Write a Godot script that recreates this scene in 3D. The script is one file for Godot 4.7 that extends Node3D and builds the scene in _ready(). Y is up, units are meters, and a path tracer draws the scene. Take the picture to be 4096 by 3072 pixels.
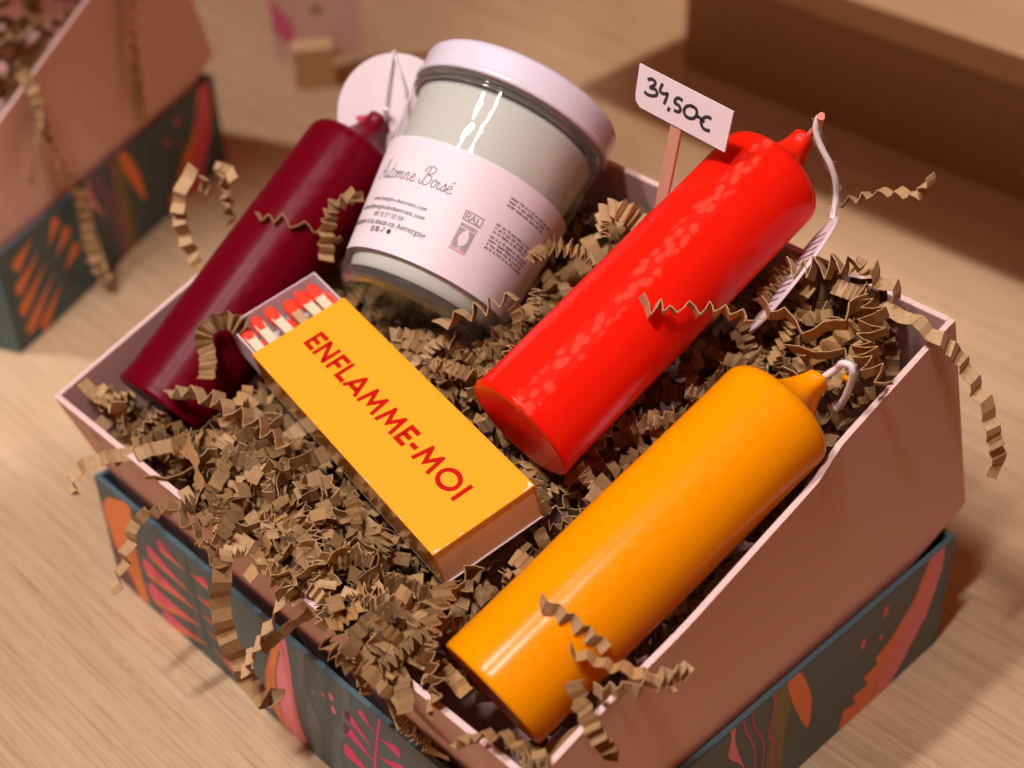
extends Node3D
# A gift box of candles on an oak display table. The tray frame is in centimetres: x along the front wall, y up out of the tray, -z towards the back wall.

const CM := 0.01
const TILT := 0.30945
const TL := 29.38   # tray length, depth (front to back), height
const TW := 23.2
const TH := 11.88
const BL := 30.0    # base
const BW := 23.68
const BH := 6.5
var TR := Transform3D(Basis(Vector3.RIGHT, TILT), Vector3(0.219, 0.393, -2.636) * CM)
var CAMPOS := Vector3(0.5295, 0.5231, 0.2285)
var rng := RandomNumberGenerator.new()
var M := {}
var taken := {}
var solids := []
var jar_face := []
var cam_t := Vector3.ZERO


func _ready() -> void:
	rng.seed = 4117
	camera_and_light()
	cam_t = TR.affine_inverse() * CAMPOS / CM
	materials()
	table()
	riser()
	gift_box(Transform3D.IDENTITY, true)
	gift_box(Transform3D(Basis(Vector3.UP, 0.4291), Vector3(-19.87, 0, -6.1) * CM) * Transform3D(Basis.IDENTITY, Vector3(-30, 0, 0) * CM), false)
	candles()
	jar()
	matchbox()
	price_sign()
	card_holder()
	hero_strips()
	pile()
	far_pile()


# ---------------------------------------------------------------- camera, light

func camera_and_light() -> void:
	var c := Camera3D.new()
	c.name = "camera"
	add_child(c)
	var r := Vector3(0.6940, -0.0284, -0.7194)
	var u := Vector3(-0.4207, 0.7949, -0.4371)
	var d := Vector3(-0.5843, -0.6060, -0.5397)
	c.transform = Transform3D(Basis(r, u, -d).orthonormalized(), CAMPOS)
	var a := CameraAttributesPhysical.new()
	a.frustum_focal_length = 48.87
	a.frustum_focus_distance = 0.575
	a.exposure_aperture = 5.6
	a.frustum_near = 0.05
	a.frustum_far = 20.0
	c.attributes = a
	c.current = true
	var e := Environment.new()
	e.background_mode = Environment.BG_COLOR
	e.background_color = Color(0.225, 0.062, 0.023).linear_to_srgb()
	e.tonemap_mode = Environment.TONE_MAPPER_LINEAR
	e.tonemap_exposure = 0.94
	e.sdfgi_enabled = true
	e.ssao_enabled = true
	e.ssil_enabled = true
	var w := WorldEnvironment.new()
	w.name = "world_environment"
	w.environment = e
	add_child(w)
	var cool := Color(1.0, 0.942, 0.942)
	var spot := [["left", 0.0], ["right", 0.40]]
	var rank := ["nearest the shopper", "second", "third", "farthest back"]
	for k in 2:
		for i in 4:
			spotlight(Vector3(spot[k][1], 1.58, 0.62 - 0.065 * i), Vector3(0.12, 0.05, -0.045), 0.25 if i in [0, 3] else 0.47, 0.03, 13.0, cool, "white ceiling spotlight over the candle box, %s in the %s row" % [rank[i], spot[k][0]])
	spotlight(Vector3(-0.75, 1.55, 0.45), Vector3(-0.56, 0.0, -0.12), 1.7, 0.03, 17.0, cool, "white ceiling spotlight over the far gift box on the left")
	spotlight(Vector3(0.30, 1.5, -1.8), Vector3(0.10, 0.0, -1.02), 3.3, 0.07, 17.5, Color(1.0, 0.9, 0.84), "white ceiling spotlight behind the wooden riser")


func spotlight(at: Vector3, target: Vector3, energy: float, size: float, angle: float, col: Color, label: String) -> void:
	var o := thing("ceiling_spotlight", label, "spotlight", at, "ceiling spotlights above the display table")
	var bas := Basis.looking_at(target - at, Vector3.UP if absf((target - at).normalized().y) < 0.99 else Vector3.RIGHT)
	o.transform = Transform3D(bas, at)
	var st := SurfaceTool.new()
	st.begin(Mesh.PRIMITIVE_TRIANGLES)
	lathe(st, [Vector2(0.032, 0.0), Vector2(0.036, 0.002), Vector2(0.038, 0.05), Vector2(0.03, 0.10), Vector2(0.012, 0.12), Vector2(0.0, 0.121)], Basis(Vector3.RIGHT, PI / 2), Vector3(0, 0, 0.008), 24)
	obj("housing", st, M.get("white_metal", mat(Color(0.8, 0.8, 0.8), 0.4)), o)
	st = SurfaceTool.new()
	st.begin(Mesh.PRIMITIVE_TRIANGLES)
	disc(st, Vector3(0, 0, 0.004), Vector3.RIGHT, Vector3.UP, 0.031, 0.031, 24)
	var m := mat(Color(0.9, 0.9, 0.9), 0.5)
	m.emission_enabled = true
	m.emission = col
	m.emission_energy_multiplier = 20.0
	obj("lamp_face", st, m, o)
	var l := SpotLight3D.new()
	l.name = "lamp_light"
	l.light_color = col
	l.light_energy = energy
	l.light_size = size
	l.spot_angle = angle
	l.spot_angle_attenuation = 0.22
	l.spot_range = 6.0
	l.spot_attenuation = 2.0
	l.shadow_enabled = true
	l.position = Vector3(0, 0, -0.006 - size)
	o.add_child(l, true)


# ---------------------------------------------------------------- helpers

func mat(c: Color, rough := 0.8, coat := 0.0) -> StandardMaterial3D:
	var m := StandardMaterial3D.new()
	m.albedo_color = c.linear_to_srgb()
	m.roughness = rough
	if coat > 0.0:
		m.clearcoat_enabled = true
		m.clearcoat = coat
		m.clearcoat_roughness = 0.2
	return m


func numbered(n: String) -> String:
	var k: int = taken.get(n, 0)
	taken[n] = k + 1
	return n if k == 0 else "%s_%03d" % [n, k]


func thing(called: String, label: String, category: String, at := Vector3.ZERO, group := "") -> Node3D:
	var o := Node3D.new()
	o.name = numbered(called)
	add_child(o)
	o.position = at
	tag(o, label, category, group)
	return o


func tag(o: Node3D, label: String, category: String, group := "") -> void:
	o.set_meta("label", label)
	o.set_meta("category", category)
	if group != "":
		o.set_meta("group", group)


func begin() -> SurfaceTool:
	var st := SurfaceTool.new()
	st.begin(Mesh.PRIMITIVE_TRIANGLES)
	return st


func obj(called: String, st: SurfaceTool, m: Material, parent: Node3D = self, label := "") -> MeshInstance3D:
	var o := MeshInstance3D.new()
	o.name = numbered(called) if parent == self else called
	o.mesh = st.commit()
	o.material_override = m
	if label != "":
		o.set_meta("label", label)
	parent.add_child(o, true)
	return o


# quad a b c d in order round the face, seen from the side its normal n points to
func quad(st: SurfaceTool, a: Vector3, b: Vector3, c: Vector3, d: Vector3, uv := Rect2(0, 0, 1, 1)) -> void:
	var n := (b - a).cross(d - a).normalized()
	st.set_normal(n)
	var uvs := [uv.position, uv.position + Vector2(uv.size.x, 0), uv.end, uv.position + Vector2(0, uv.size.y)]
	var p := [a, b, c, d]
	for k in [0, 2, 1, 0, 3, 2]:
		st.set_uv(uvs[k])
		st.add_vertex(p[k])


# a box with chamfered edges; t places it
func box(st: SurfaceTool, lo: Vector3, hi: Vector3, ch := 0.0, t := Transform3D.IDENTITY) -> void:
	ch = minf(ch, minf(minf(hi.x - lo.x, hi.y - lo.y), hi.z - lo.z) * 0.45)
	var c := (lo + hi) / 2.0
	var h := (hi - lo) / 2.0
	var ax := [Vector3.RIGHT, Vector3.UP, Vector3.BACK]
	for i in 3:
		var j := (i + 1) % 3
		var k := (i + 2) % 3
		for s in [-1.0, 1.0]:
			var o: Vector3 = c + ax[i] * h[i] * s
			var u: Vector3 = ax[j] * (h[j] - ch)
			var v: Vector3 = ax[k] * (h[k] - ch) * s
			var w: float = h[j] * 2.0
			quad(st, t * (o - u - v), t * (o + u - v), t * (o + u + v), t * (o - u + v), Rect2(0, 0, w, h[k] * 2.0))
	if ch <= 0.0:
		return
	for i in 3:
		var j := (i + 1) % 3
		var k := (i + 2) % 3
		for s in [-1.0, 1.0]:
			for r in [-1.0, 1.0]:
				var l: Vector3 = ax[i] * (h[i] - ch)
				var a: Vector3 = c + ax[j] * h[j] * s + ax[k] * (h[k] - ch) * r
				var b: Vector3 = c + ax[j] * (h[j] - ch) * s + ax[k] * h[k] * r
				if s * r > 0:
					quad(st, t * (a - l), t * (a + l), t * (b + l), t * (b - l))
					# orientation is set below by flipping when needed
				else:
					quad(st, t * (b - l), t * (b + l), t * (a + l), t * (a - l))
	for sx in [-1.0, 1.0]:
		for sy in [-1.0, 1.0]:
			for sz in [-1.0, 1.0]:
				var a := c + Vector3(h.x * sx, (h.y - ch) * sy, (h.z - ch) * sz)
				var b := c + Vector3((h.x - ch) * sx, h.y * sy, (h.z - ch) * sz)
				var d := c + Vector3((h.x - ch) * sx, (h.y - ch) * sy, h.z * sz)
				var n := Vector3(sx, sy, sz).normalized()
				st.set_normal((t.basis * n).normalized())
				var order := [a, d, b] if sx * sy * sz > 0 else [a, b, d]
				for p in order:
					st.set_uv(Vector2.ZERO)
					st.add_vertex(t * p)


# profile of (radius, height) turned round the local y axis of basis b at o; smooth
func lathe(st: SurfaceTool, prof: Array, b: Basis, o: Vector3, n := 48, from := 0.0, to := TAU, squash := 1.0) -> void:
	var rows := prof.size()
	var len_ := [0.0]
	for i in range(1, rows):
		len_.append(len_[i - 1] + (prof[i] as Vector2).distance_to(prof[i - 1]))
	var nor := []
	for i in rows:
		var p0: Vector2 = prof[maxi(i - 1, 0)]
		var p1: Vector2 = prof[mini(i + 1, rows - 1)]
		var d := (p1 - p0).normalized()
		nor.append(Vector2(d.y, -d.x))
	for i in rows - 1:
		for k in n:
			var q := []
			for e in [[i, k], [i, k + 1], [i + 1, k + 1], [i + 1, k]]:
				var th: float = from + (to - from) * e[1] / n
				var p: Vector2 = prof[e[0]]
				var nn: Vector2 = nor[e[0]]
				var dir := Vector3(cos(th), 0, -sin(th) * squash)
				q.append([o + b * (dir * p.x + Vector3(0, p.y, 0)), (b * (dir * nn.x + Vector3(0, nn.y, 0))).normalized(), Vector2(float(e[1]) / n, len_[e[0]] / maxf(len_[rows - 1], 1e-6))])
			for m in [0, 2, 1, 0, 3, 2]:
				st.set_normal(q[m][1])
				st.set_uv(q[m][2])
				st.add_vertex(q[m][0])


func disc(st: SurfaceTool, c: Vector3, x: Vector3, y: Vector3, rx: float, ry: float, n := 32) -> void:
	var nn := x.cross(y).normalized()
	for k in n:
		st.set_normal(nn)
		for p in [Vector2.ZERO, Vector2.from_angle(TAU * (k + 1) / n), Vector2.from_angle(TAU * k / n)]:
			st.set_uv(p * 0.5 + Vector2(0.5, 0.5))
			st.add_vertex(c + x * (p.x * rx) + y * (p.y * ry))


# flat polygon laid by a mapping Callable(Vector2) -> [position, normal]
func poly(st: SurfaceTool, pts: PackedVector2Array, place: Callable) -> void:
	var tri := Geometry2D.triangulate_polygon(pts)
	for k in range(0, tri.size(), 3):
		var a := pts[tri[k]]
		var b := pts[tri[k + 1]]
		var c := pts[tri[k + 2]]
		if (b - a).cross(c - a) > 0:
			var s := b
			b = c
			c = s
		for p in [a, b, c]:
			var r: Array = place.call(p)
			st.set_normal(r[1])
			st.set_uv(p)
			st.add_vertex(r[0])


func stroke(st: SurfaceTool, pts: PackedVector2Array, w: float, place: Callable, round_ := true) -> void:
	var out := Geometry2D.offset_polyline(pts, w / 2.0, Geometry2D.JOIN_ROUND if round_ else Geometry2D.JOIN_MITER, Geometry2D.END_ROUND if round_ else Geometry2D.END_BUTT)
	for p in out:
		if Geometry2D.is_polygon_clockwise(p) and pts.size() > 3:
			# the line closes on itself: draw it as two halves, butted end to end
			var h := pts.size() / 2
			stroke(st, pts.slice(0, h + 1), w, place, false)
			stroke(st, pts.slice(h), w, place, false)
			return
	for p in out:
		poly(st, p, place)


func smooth(pts: PackedVector2Array, n := 5) -> PackedVector2Array:
	var out := PackedVector2Array()
	for i in pts.size() - 1:
		var p0 := pts[maxi(i - 1, 0)]
		var p3 := pts[mini(i + 2, pts.size() - 1)]
		for k in n:
			out.append(pts[i].cubic_interpolate(pts[i + 1], p0, p3, float(k) / n))
	out.append(pts[pts.size() - 1])
	return out


func smooth3(pts: Array, n := 6) -> PackedVector3Array:
	var out := PackedVector3Array()
	for i in pts.size() - 1:
		var p0: Vector3 = pts[maxi(i - 1, 0)]
		var p3: Vector3 = pts[mini(i + 2, pts.size() - 1)]
		for k in n:
			out.append((pts[i] as Vector3).cubic_interpolate(pts[i + 1], p0, p3, float(k) / n))
	out.append(pts[pts.size() - 1])
	return out


func tube(st: SurfaceTool, pts: PackedVector3Array, r: float, sides := 10, strand := 0.0) -> void:
	var b := Vector3.UP
	var rings := []
	var run := 0.0
	for i in pts.size():
		var t := (pts[mini(i + 1, pts.size() - 1)] - pts[maxi(i - 1, 0)]).normalized()
		if absf(b.dot(t)) > 0.95:
			b = Vector3.RIGHT
		b = (b - t * b.dot(t)).normalized()
		var c := t.cross(b)
		if i > 0:
			run += pts[i].distance_to(pts[i - 1])
		var ring := []
		for k in sides + 1:
			var a := TAU * k / sides
			var rr := r * (1.0 + strand * sin(3.0 * a + run / r * 1.1))
			var d := b * cos(a) + c * sin(a)
			ring.append([pts[i] + d * rr, d, Vector2(float(k) / sides, run / r)])
		rings.append(ring)
	for i in rings.size() - 1:
		for k in sides:
			var q := [rings[i][k], rings[i][k + 1], rings[i + 1][k + 1], rings[i + 1][k]]
			for m in [0, 2, 1, 0, 3, 2]:
				st.set_normal(q[m][1])
				st.set_uv(q[m][2])
				st.add_vertex(q[m][0])
	for e in [0, rings.size() - 1]:
		var n := (pts[0] - pts[1]).normalized() if e == 0 else (pts[e] - pts[e - 1]).normalized()
		for k in sides:
			st.set_normal(n)
			for p in ([pts[e], rings[e][k][0], rings[e][k + 1][0]] if e == 0 else [pts[e], rings[e][k + 1][0], rings[e][k][0]]):
				st.set_uv(Vector2.ZERO)
				st.add_vertex(p)


# loose fibres standing off a cord
func fuzz(st: SurfaceTool, pts: PackedVector3Array, r: float, count: int) -> void:
	for k in count:
		var i := rng.randi_range(1, pts.size() - 2)
		var t := (pts[i + 1] - pts[i - 1]).normalized()
		var d := Vector3(rng.randf_range(-1, 1), rng.randf_range(-1, 1), rng.randf_range(-1, 1))
		d = (d - t * d.dot(t)).normalized()
		var a := pts[i] + d * r * 0.9
		var l := r * rng.randf_range(0.5, 1.6)
		tube(st, PackedVector3Array([a, a + (d + t * rng.randf_range(-1, 1)) * l * 0.6, a + (d * 0.8 + t * rng.randf_range(-2, 2)) * l]), r * 0.045, 3)


func text_shape(st: SurfaceTool, s: String, face: String, place: Callable, at: Vector2, width: float, height := 0.0, slant := 0.0, weight := 400) -> void:
	var f := SystemFont.new()
	f.font_names = PackedStringArray([face])
	f.font_weight = weight
	var v := FontVariation.new()
	v.base_font = f
	v.variation_transform = Transform2D(Vector2(1, 0), Vector2(slant, 1), Vector2.ZERO)
	var tm := TextMesh.new()
	tm.font = v
	tm.text = s
	tm.font_size = 48
	tm.pixel_size = 0.01
	tm.depth = 0.0
	tm.curve_step = 2.0
	tm.horizontal_alignment = HORIZONTAL_ALIGNMENT_LEFT
	var arr := tm.get_mesh_arrays()
	var ver: PackedVector3Array = arr[0]
	var idx: PackedInt32Array = arr[Mesh.ARRAY_INDEX] if arr[Mesh.ARRAY_INDEX] != null else PackedInt32Array(range(ver.size()))
	var lo := Vector2(1e9, 1e9)
	var hi := -lo
	for p in ver:
		lo = lo.min(Vector2(p.x, p.y))
		hi = hi.max(Vector2(p.x, p.y))
	var sx := width / (hi.x - lo.x)
	var sy := sx if height <= 0.0 else height / (hi.y - lo.y)
	for k in range(0, idx.size() - 2, 3):
		var t := [ver[idx[k]], ver[idx[k + 1]], ver[idx[k + 2]]]
		var w := []
		for p in t:
			w.append(at + Vector2((p.x - lo.x) * sx, (p.y - (0.0 if height <= 0.0 else lo.y)) * sy))
		if ((w[1] - w[0]) as Vector2).cross(w[2] - w[0]) > 0:
			w.reverse()
		for p in w:
			var r: Array = place.call(p)
			st.set_normal(r[1])
			st.set_uv(Vector2.ZERO)
			st.add_vertex(r[0])


func noise(f: float, s: int, oct := 3) -> FastNoiseLite:
	var n := FastNoiseLite.new()
	n.seed = s
	n.frequency = f
	n.fractal_octaves = oct
	return n


func noise_tex(f: float, s: int, a: Color, b: Color, size := 256, normal := false, bump := 4.0) -> NoiseTexture2D:
	var t := NoiseTexture2D.new()
	t.width = size
	t.height = size
	t.seamless = true
	t.noise = noise(f, s, 4)
	if normal:
		t.as_normal_map = true
		t.bump_strength = bump
	else:
		var g := Gradient.new()
		g.set_color(0, a)
		g.set_color(1, b)
		t.color_ramp = g
	return t


# ---------------------------------------------------------------- materials

func wood_tex(s: int, base: Color, dark: Color, pore: float) -> ImageTexture:
	var w := 1024
	var h := 1024
	var im := Image.create(w, h, false, Image.FORMAT_RGB8)
	var n1 := noise(0.010, s, 3)
	var n2 := noise(0.055, s + 1, 3)
	var n3 := noise(0.30, s + 2, 2)
	var n4 := noise(0.02, s + 3, 2)
	for y in h:
		for x in w:
			# fibres run along x; the picture closes on itself along x by mixing two stretches
			var fx := float(x)
			var m := fx / w
			var y2 := y + 2.2 * n4.get_noise_2d(fx * 0.25, y * 0.1)
			var a := n1.get_noise_2d(fx * 0.03, y2) * (1 - m) + n1.get_noise_2d((fx - w) * 0.03, y2) * m
			var b := n2.get_noise_2d(fx * 0.010, y2) * (1 - m) + n2.get_noise_2d((fx - w) * 0.010, y2) * m
			var c := n3.get_noise_2d(fx * 0.009, y2) * (1 - m) + n3.get_noise_2d((fx - w) * 0.009, y2) * m
			var t := clampf(0.36 + 0.32 * a + 0.42 * b, 0, 1)
			var p := smoothstep(0.06, 0.36, c) * pore
			var col := base.lerp(dark, t * 0.5 + p * 0.8)
			im.set_pixel(x, y, col.linear_to_srgb())
	im.generate_mipmaps()
	return ImageTexture.create_from_image(im)


func wax(c: Color, rough: float, sss: float) -> StandardMaterial3D:
	var m := mat(c, rough)
	m.subsurf_scatter_enabled = true
	m.subsurf_scatter_strength = sss
	m.metallic_specular = 0.24
	return m


func materials() -> void:
	M.oak = mat(Color(1, 1, 1), 0.5)
	M.oak.albedo_texture = wood_tex(11, Color(0.59, 0.445, 0.275), Color(0.34, 0.215, 0.108), 0.8)
	M.oak_dark = mat(Color(1, 1, 1), 0.5)
	M.oak_dark.albedo_texture = wood_tex(23, Color(0.55, 0.395, 0.235), Color(0.40, 0.25, 0.13), 0.5)
	M.oak_shaded = mat(Color(0.62, 0.50, 0.42), 0.55)  # same oak tinted darker: the shade on the riser front is in the colour
	M.oak_shaded.albedo_texture = M.oak_dark.albedo_texture
	M.pink = mat(Color(0.82, 0.53, 0.47), 0.62)
	M.pink.normal_enabled = true
	M.pink.normal_texture = noise_tex(0.09, 5, Color.BLACK, Color.WHITE, 256, true, 1.0)
	M.pink.normal_scale = 0.12
	M.pink.uv1_triplanar = true
	M.pink.uv1_scale = Vector3(18, 18, 18)
	M.board = mat(Color(0.72, 0.54, 0.49), 0.75)
	M.slate = mat(Color(0.055, 0.104, 0.110), 0.42)
	M.teal_highlight = mat(Color(0.075, 0.145, 0.165), 0.35)  # slate board made lighter, a highlight put into the colour
	M.print_orange = mat(Color(0.85, 0.235, 0.055), 0.45)
	M.print_crimson = mat(Color(0.72, 0.03, 0.15), 0.45)
	M.print_rose = mat(Color(0.82, 0.11, 0.18), 0.45)
	M.print_pink = mat(Color(0.84, 0.24, 0.29), 0.45)
	M.print_magenta = mat(Color(0.62, 0.03, 0.20), 0.45)
	M.print_olive = mat(Color(0.19, 0.17, 0.03), 0.45)
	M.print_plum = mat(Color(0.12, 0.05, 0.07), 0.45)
	M.print_mist = mat(Color(0.105, 0.14, 0.135), 0.45)
	M.print_ink = mat(Color(0.05, 0.055, 0.055), 0.45)
	M.wax_orange = wax(Color(0.93, 0.30, 0.0), 0.2, 0.3)
	M.wax_red = wax(Color(0.84, 0.012, 0.004), 0.22, 0.25)
	M.wax_dark = wax(Color(0.135, 0.001, 0.008), 0.30, 0.08)
	M.wax_cream = wax(Color(0.56, 0.60, 0.52), 0.45, 0.15)
	for k in ["wax_orange", "wax_red", "wax_dark"]:
		M[k].normal_enabled = true
		M[k].normal_texture = noise_tex(0.035, 31, Color.BLACK, Color.WHITE, 256, true, 2.0)
		M[k].normal_scale = 0.05
		M[k].uv1_scale = Vector3(3, 2, 1)
	M.wax_red.albedo_texture = bloom_tex(7, Color(0.84, 0.012, 0.004), Color(0.86, 0.10, 0.06), 0.945, 0.6)
	M.wax_red.albedo_color = Color.WHITE
	M.wax_dark.albedo_texture = bloom_tex(8, Color(0.135, 0.001, 0.008), Color(0.26, 0.03, 0.045), 0.97, 0.15)
	M.wax_dark.albedo_color = Color.WHITE
	M.wax_dark.metallic_specular = 0.17
	M.wax_orange.albedo_texture = bloom_tex(9, Color(0.93, 0.32, 0.0), Color(0.96, 0.40, 0.05), 0.99, 0.12)
	M.wax_orange.albedo_color = Color.WHITE
	for k in ["wax_red", "wax_dark", "wax_orange"]:
		M[k].uv1_scale = Vector3.ONE
	M.cord = mat(Color(0.80, 0.76, 0.76), 0.9)
	M.cord_waxed = mat(Color(0.75, 0.25, 0.2), 0.6)
	M.card = mat(Color(0.82, 0.75, 0.77), 0.65)
	M.card.rim_enabled = true
	M.card.rim = 0.1
	M.red_ink = mat(Color(0.62, 0.05, 0.09), 0.6)
	M.lilac_ink = mat(Color(0.33, 0.25, 0.32), 0.6)
	M.lid = mat(Color(0.74, 0.72, 0.82), 0.3, 0.4)
	M.label = mat(Color(0.80, 0.74, 0.79), 0.6)
	M.end_card_bounce = mat(Color(0.86, 0.58, 0.34), 0.6)  # pale card with light bounced off the yellow sleeve painted in
	M.ink = mat(Color(0.035, 0.03, 0.04), 0.6)
	M.grey_ink = mat(Color(0.13, 0.11, 0.125), 0.6)
	M.faint_ink = mat(Color(0.42, 0.30, 0.34), 0.6)
	var g := StandardMaterial3D.new()
	g.transparency = BaseMaterial3D.TRANSPARENCY_ALPHA
	g.albedo_color = Color(0.93, 0.97, 0.95, 0.05)
	g.roughness = 0.0
	g.metallic_specular = 0.6
	g.normal_enabled = true
	g.normal_texture = noise_tex(0.012, 91, Color.BLACK, Color.WHITE, 256, true, 6.0)
	g.normal_scale = 0.22
	g.uv1_scale = Vector3(2, 1, 1)
	M.glass = g
	var gb := StandardMaterial3D.new()
	gb.refraction_enabled = true
	gb.refraction_scale = 0.05
	gb.albedo_color = Color(0.93, 0.97, 0.95, 0.02)
	gb.roughness = 0.0
	M.thick_glass = gb
	M.yellow = mat(Color(0.90, 0.41, 0.018), 0.5)
	M.yellow.metallic_specular = 0.3
	M.yellow.normal_enabled = true
	M.yellow.normal_texture = noise_tex(0.2, 6, Color.BLACK, Color.WHITE, 256, true, 1.0)
	M.yellow.normal_scale = 0.08
	M.yellow.uv1_triplanar = true
	M.yellow.uv1_scale = Vector3(30, 30, 30)
	M.yellow_gloss = mat(Color(0.66, 0.27, 0.012), 0.08, 0.8)
	M.match_letter = mat(Color(0.50, 0.009, 0.005), 0.6)
	M.match_letter.metallic_specular = 0.2
	M.white_board = mat(Color(0.80, 0.72, 0.75), 0.6)
	M.match_red = mat(Color(0.90, 0.055, 0.02), 0.9)
	M.match_wood = mat(Color(0.78, 0.66, 0.45), 0.8)
	M.match_brown = mat(Color(0.50, 0.34, 0.16), 0.8)
	M.stick_wood = mat(Color(0.58, 0.30, 0.20), 0.7)
	M.block_wood = mat(Color(0.66, 0.47, 0.25), 0.6)
	M.pale_pink = mat(Color(0.74, 0.56, 0.50), 0.6)
	M.hot_pink = mat(Color(0.75, 0.17, 0.32), 0.6)
	M.soft_grey = mat(Color(0.34, 0.25, 0.23), 0.6)
	M.kraft = []
	var fibre := noise_tex(0.03, 71, Color(0.84, 0.83, 0.82), Color(1, 1, 1), 256)
	for c in [Color(0.50, 0.322, 0.140), Color(0.415, 0.26, 0.106), Color(0.60, 0.41, 0.205), Color(0.33, 0.202, 0.080), Color(0.53, 0.315, 0.120)]:
		var k := mat(c, 0.78)
		k.albedo_texture = fibre
		k.uv1_triplanar = true
		k.uv1_scale = Vector3(60, 60, 60)
		k.backlight_enabled = true
		k.backlight = Color(0.10, 0.06, 0.03)
		M.kraft.append(k)
	M.kraft_mixed = M.kraft[0].duplicate()
	M.kraft_mixed.albedo_color = Color.WHITE
	M.kraft_mixed.vertex_color_use_as_albedo = true


# wax with frosty bloom: a row of soft flecks along the length (u across 0.945 of the turn) and faint clouds
func bloom_tex(s: int, base: Color, frost: Color, row: float, strength: float) -> ImageTexture:
	var w := 512
	var h := 512
	var im := Image.create(w, h, false, Image.FORMAT_RGB8)
	var n1 := noise(0.020, s, 3)
	var n2 := noise(0.085, s + 1, 1)
	n2.noise_type = FastNoiseLite.TYPE_CELLULAR
	n2.cellular_return_type = FastNoiseLite.RETURN_DISTANCE
	var n3 := noise(0.05, s + 2, 2)
	for y in h:
		for x in w:
			var u := float(x) / w
			var v := float(y) / h
			var cloud := clampf(n1.get_noise_2d(x * 0.8, y) * 0.5, 0, 1) * 0.10
			var d := absf(fposmod(u - row - (v - 0.5) * -0.05 + 0.5, 1.0) - 0.5)
			var band := 1.0 - smoothstep(0.016, 0.034, d + 0.012 * n3.get_noise_1d(y))
			var fleck := smoothstep(0.05, -0.35, n2.get_noise_2d(x * 0.9, y * 0.9) + 0.55) * 0.0 + smoothstep(-0.5, -0.72, n2.get_noise_2d(x, y * 0.8))
			var f := clampf(band * (0.12 + 0.88 * fleck) + cloud, 0, 1) * strength
			im.set_pixel(x, y, base.lerp(frost, f).linear_to_srgb())
	im.generate_mipmaps()
	return ImageTexture.create_from_image(im)


# ---------------------------------------------------------------- table, riser

func uv_slab(st: SurfaceTool, lo: Vector3, hi: Vector3, per: float) -> void:
	# grain along x: u follows x, v follows z or y
	var s := 1.0 / per
	quad(st, Vector3(lo.x, hi.y, hi.z), Vector3(hi.x, hi.y, hi.z), Vector3(hi.x, hi.y, lo.z), Vector3(lo.x, hi.y, lo.z), Rect2(lo.x * s, -hi.z * s, (hi.x - lo.x) * s, (hi.z - lo.z) * s))
	quad(st, Vector3(lo.x, lo.y, hi.z), Vector3(hi.x, lo.y, hi.z), Vector3(hi.x, hi.y, hi.z), Vector3(lo.x, hi.y, hi.z), Rect2(lo.x * s + 0.3, 0, (hi.x - lo.x) * s, (hi.y - lo.y) * s))
	quad(st, Vector3(lo.x, lo.y, lo.z), Vector3(lo.x, lo.y, hi.z), Vector3(lo.x, hi.y, hi.z), Vector3(lo.x, hi.y, lo.z), Rect2(0, 0, (hi.z - lo.z) * s, (hi.y - lo.y) * s))
	quad(st, Vector3(hi.x, lo.y, hi.z), Vector3(hi.x, lo.y, lo.z), Vector3(hi.x, hi.y, lo.z), Vector3(hi.x, hi.y, hi.z), Rect2(0, 0, (hi.z - lo.z) * s, (hi.y - lo.y) * s))
	quad(st, Vector3(hi.x, lo.y, lo.z), Vector3(lo.x, lo.y, lo.z), Vector3(lo.x, hi.y, lo.z), Vector3(hi.x, hi.y, lo.z), Rect2(0, 0, (hi.x - lo.x) * s, (hi.y - lo.y) * s))
	quad(st, Vector3(lo.x, lo.y, lo.z), Vector3(hi.x, lo.y, lo.z), Vector3(hi.x, lo.y, hi.z), Vector3(lo.x, lo.y, hi.z), Rect2(0, 0, (hi.x - lo.x) * s, (hi.z - lo.z) * s))


func table() -> void:
	var st := begin()
	uv_slab(st, Vector3(-1.6, -0.04, -1.9), Vector3(1.5, 0.0, 0.9), 0.27)
	var o := obj("floor_surface", st, M.oak)
	o.name = "table_surface"
	o.set_meta("kind", "structure")
	o.set_meta("label", "pale oak table top with fine straight grain under the boxes")


func riser() -> void:
	var o := thing("wooden_riser", "long oak riser block standing on the table behind the candle box", "riser", Vector3(-0.166, 0, -0.597))
	var st := begin()
	uv_slab(st, Vector3(0, 0.076, -0.5), Vector3(1.5, 0.095, 0.0), 0.34)
	obj("top_board", st, M.oak_dark, o)
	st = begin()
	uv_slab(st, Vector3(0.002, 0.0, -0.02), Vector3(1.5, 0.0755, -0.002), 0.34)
	obj("front_board", st, M.oak_shaded, o)
	st = begin()
	uv_slab(st, Vector3(0.002, 0.0, -0.498), Vector3(0.02, 0.0755, -0.0205), 0.34)
	obj("side_board", st, M.oak_dark, o)


# ---------------------------------------------------------------- the two gift boxes

func on_front(t: Transform3D, lift: float) -> Callable:
	return func(p: Vector2) -> Array: return [t * (Vector3(p.x * CM, p.y * CM, lift * CM)), t.basis * Vector3.BACK]


func on_right(t: Transform3D, lift: float) -> Callable:
	return func(p: Vector2) -> Array: return [t * (Vector3((BL + lift) * CM, p.y * CM, -p.x * CM)), t.basis * Vector3.RIGHT]


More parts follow.
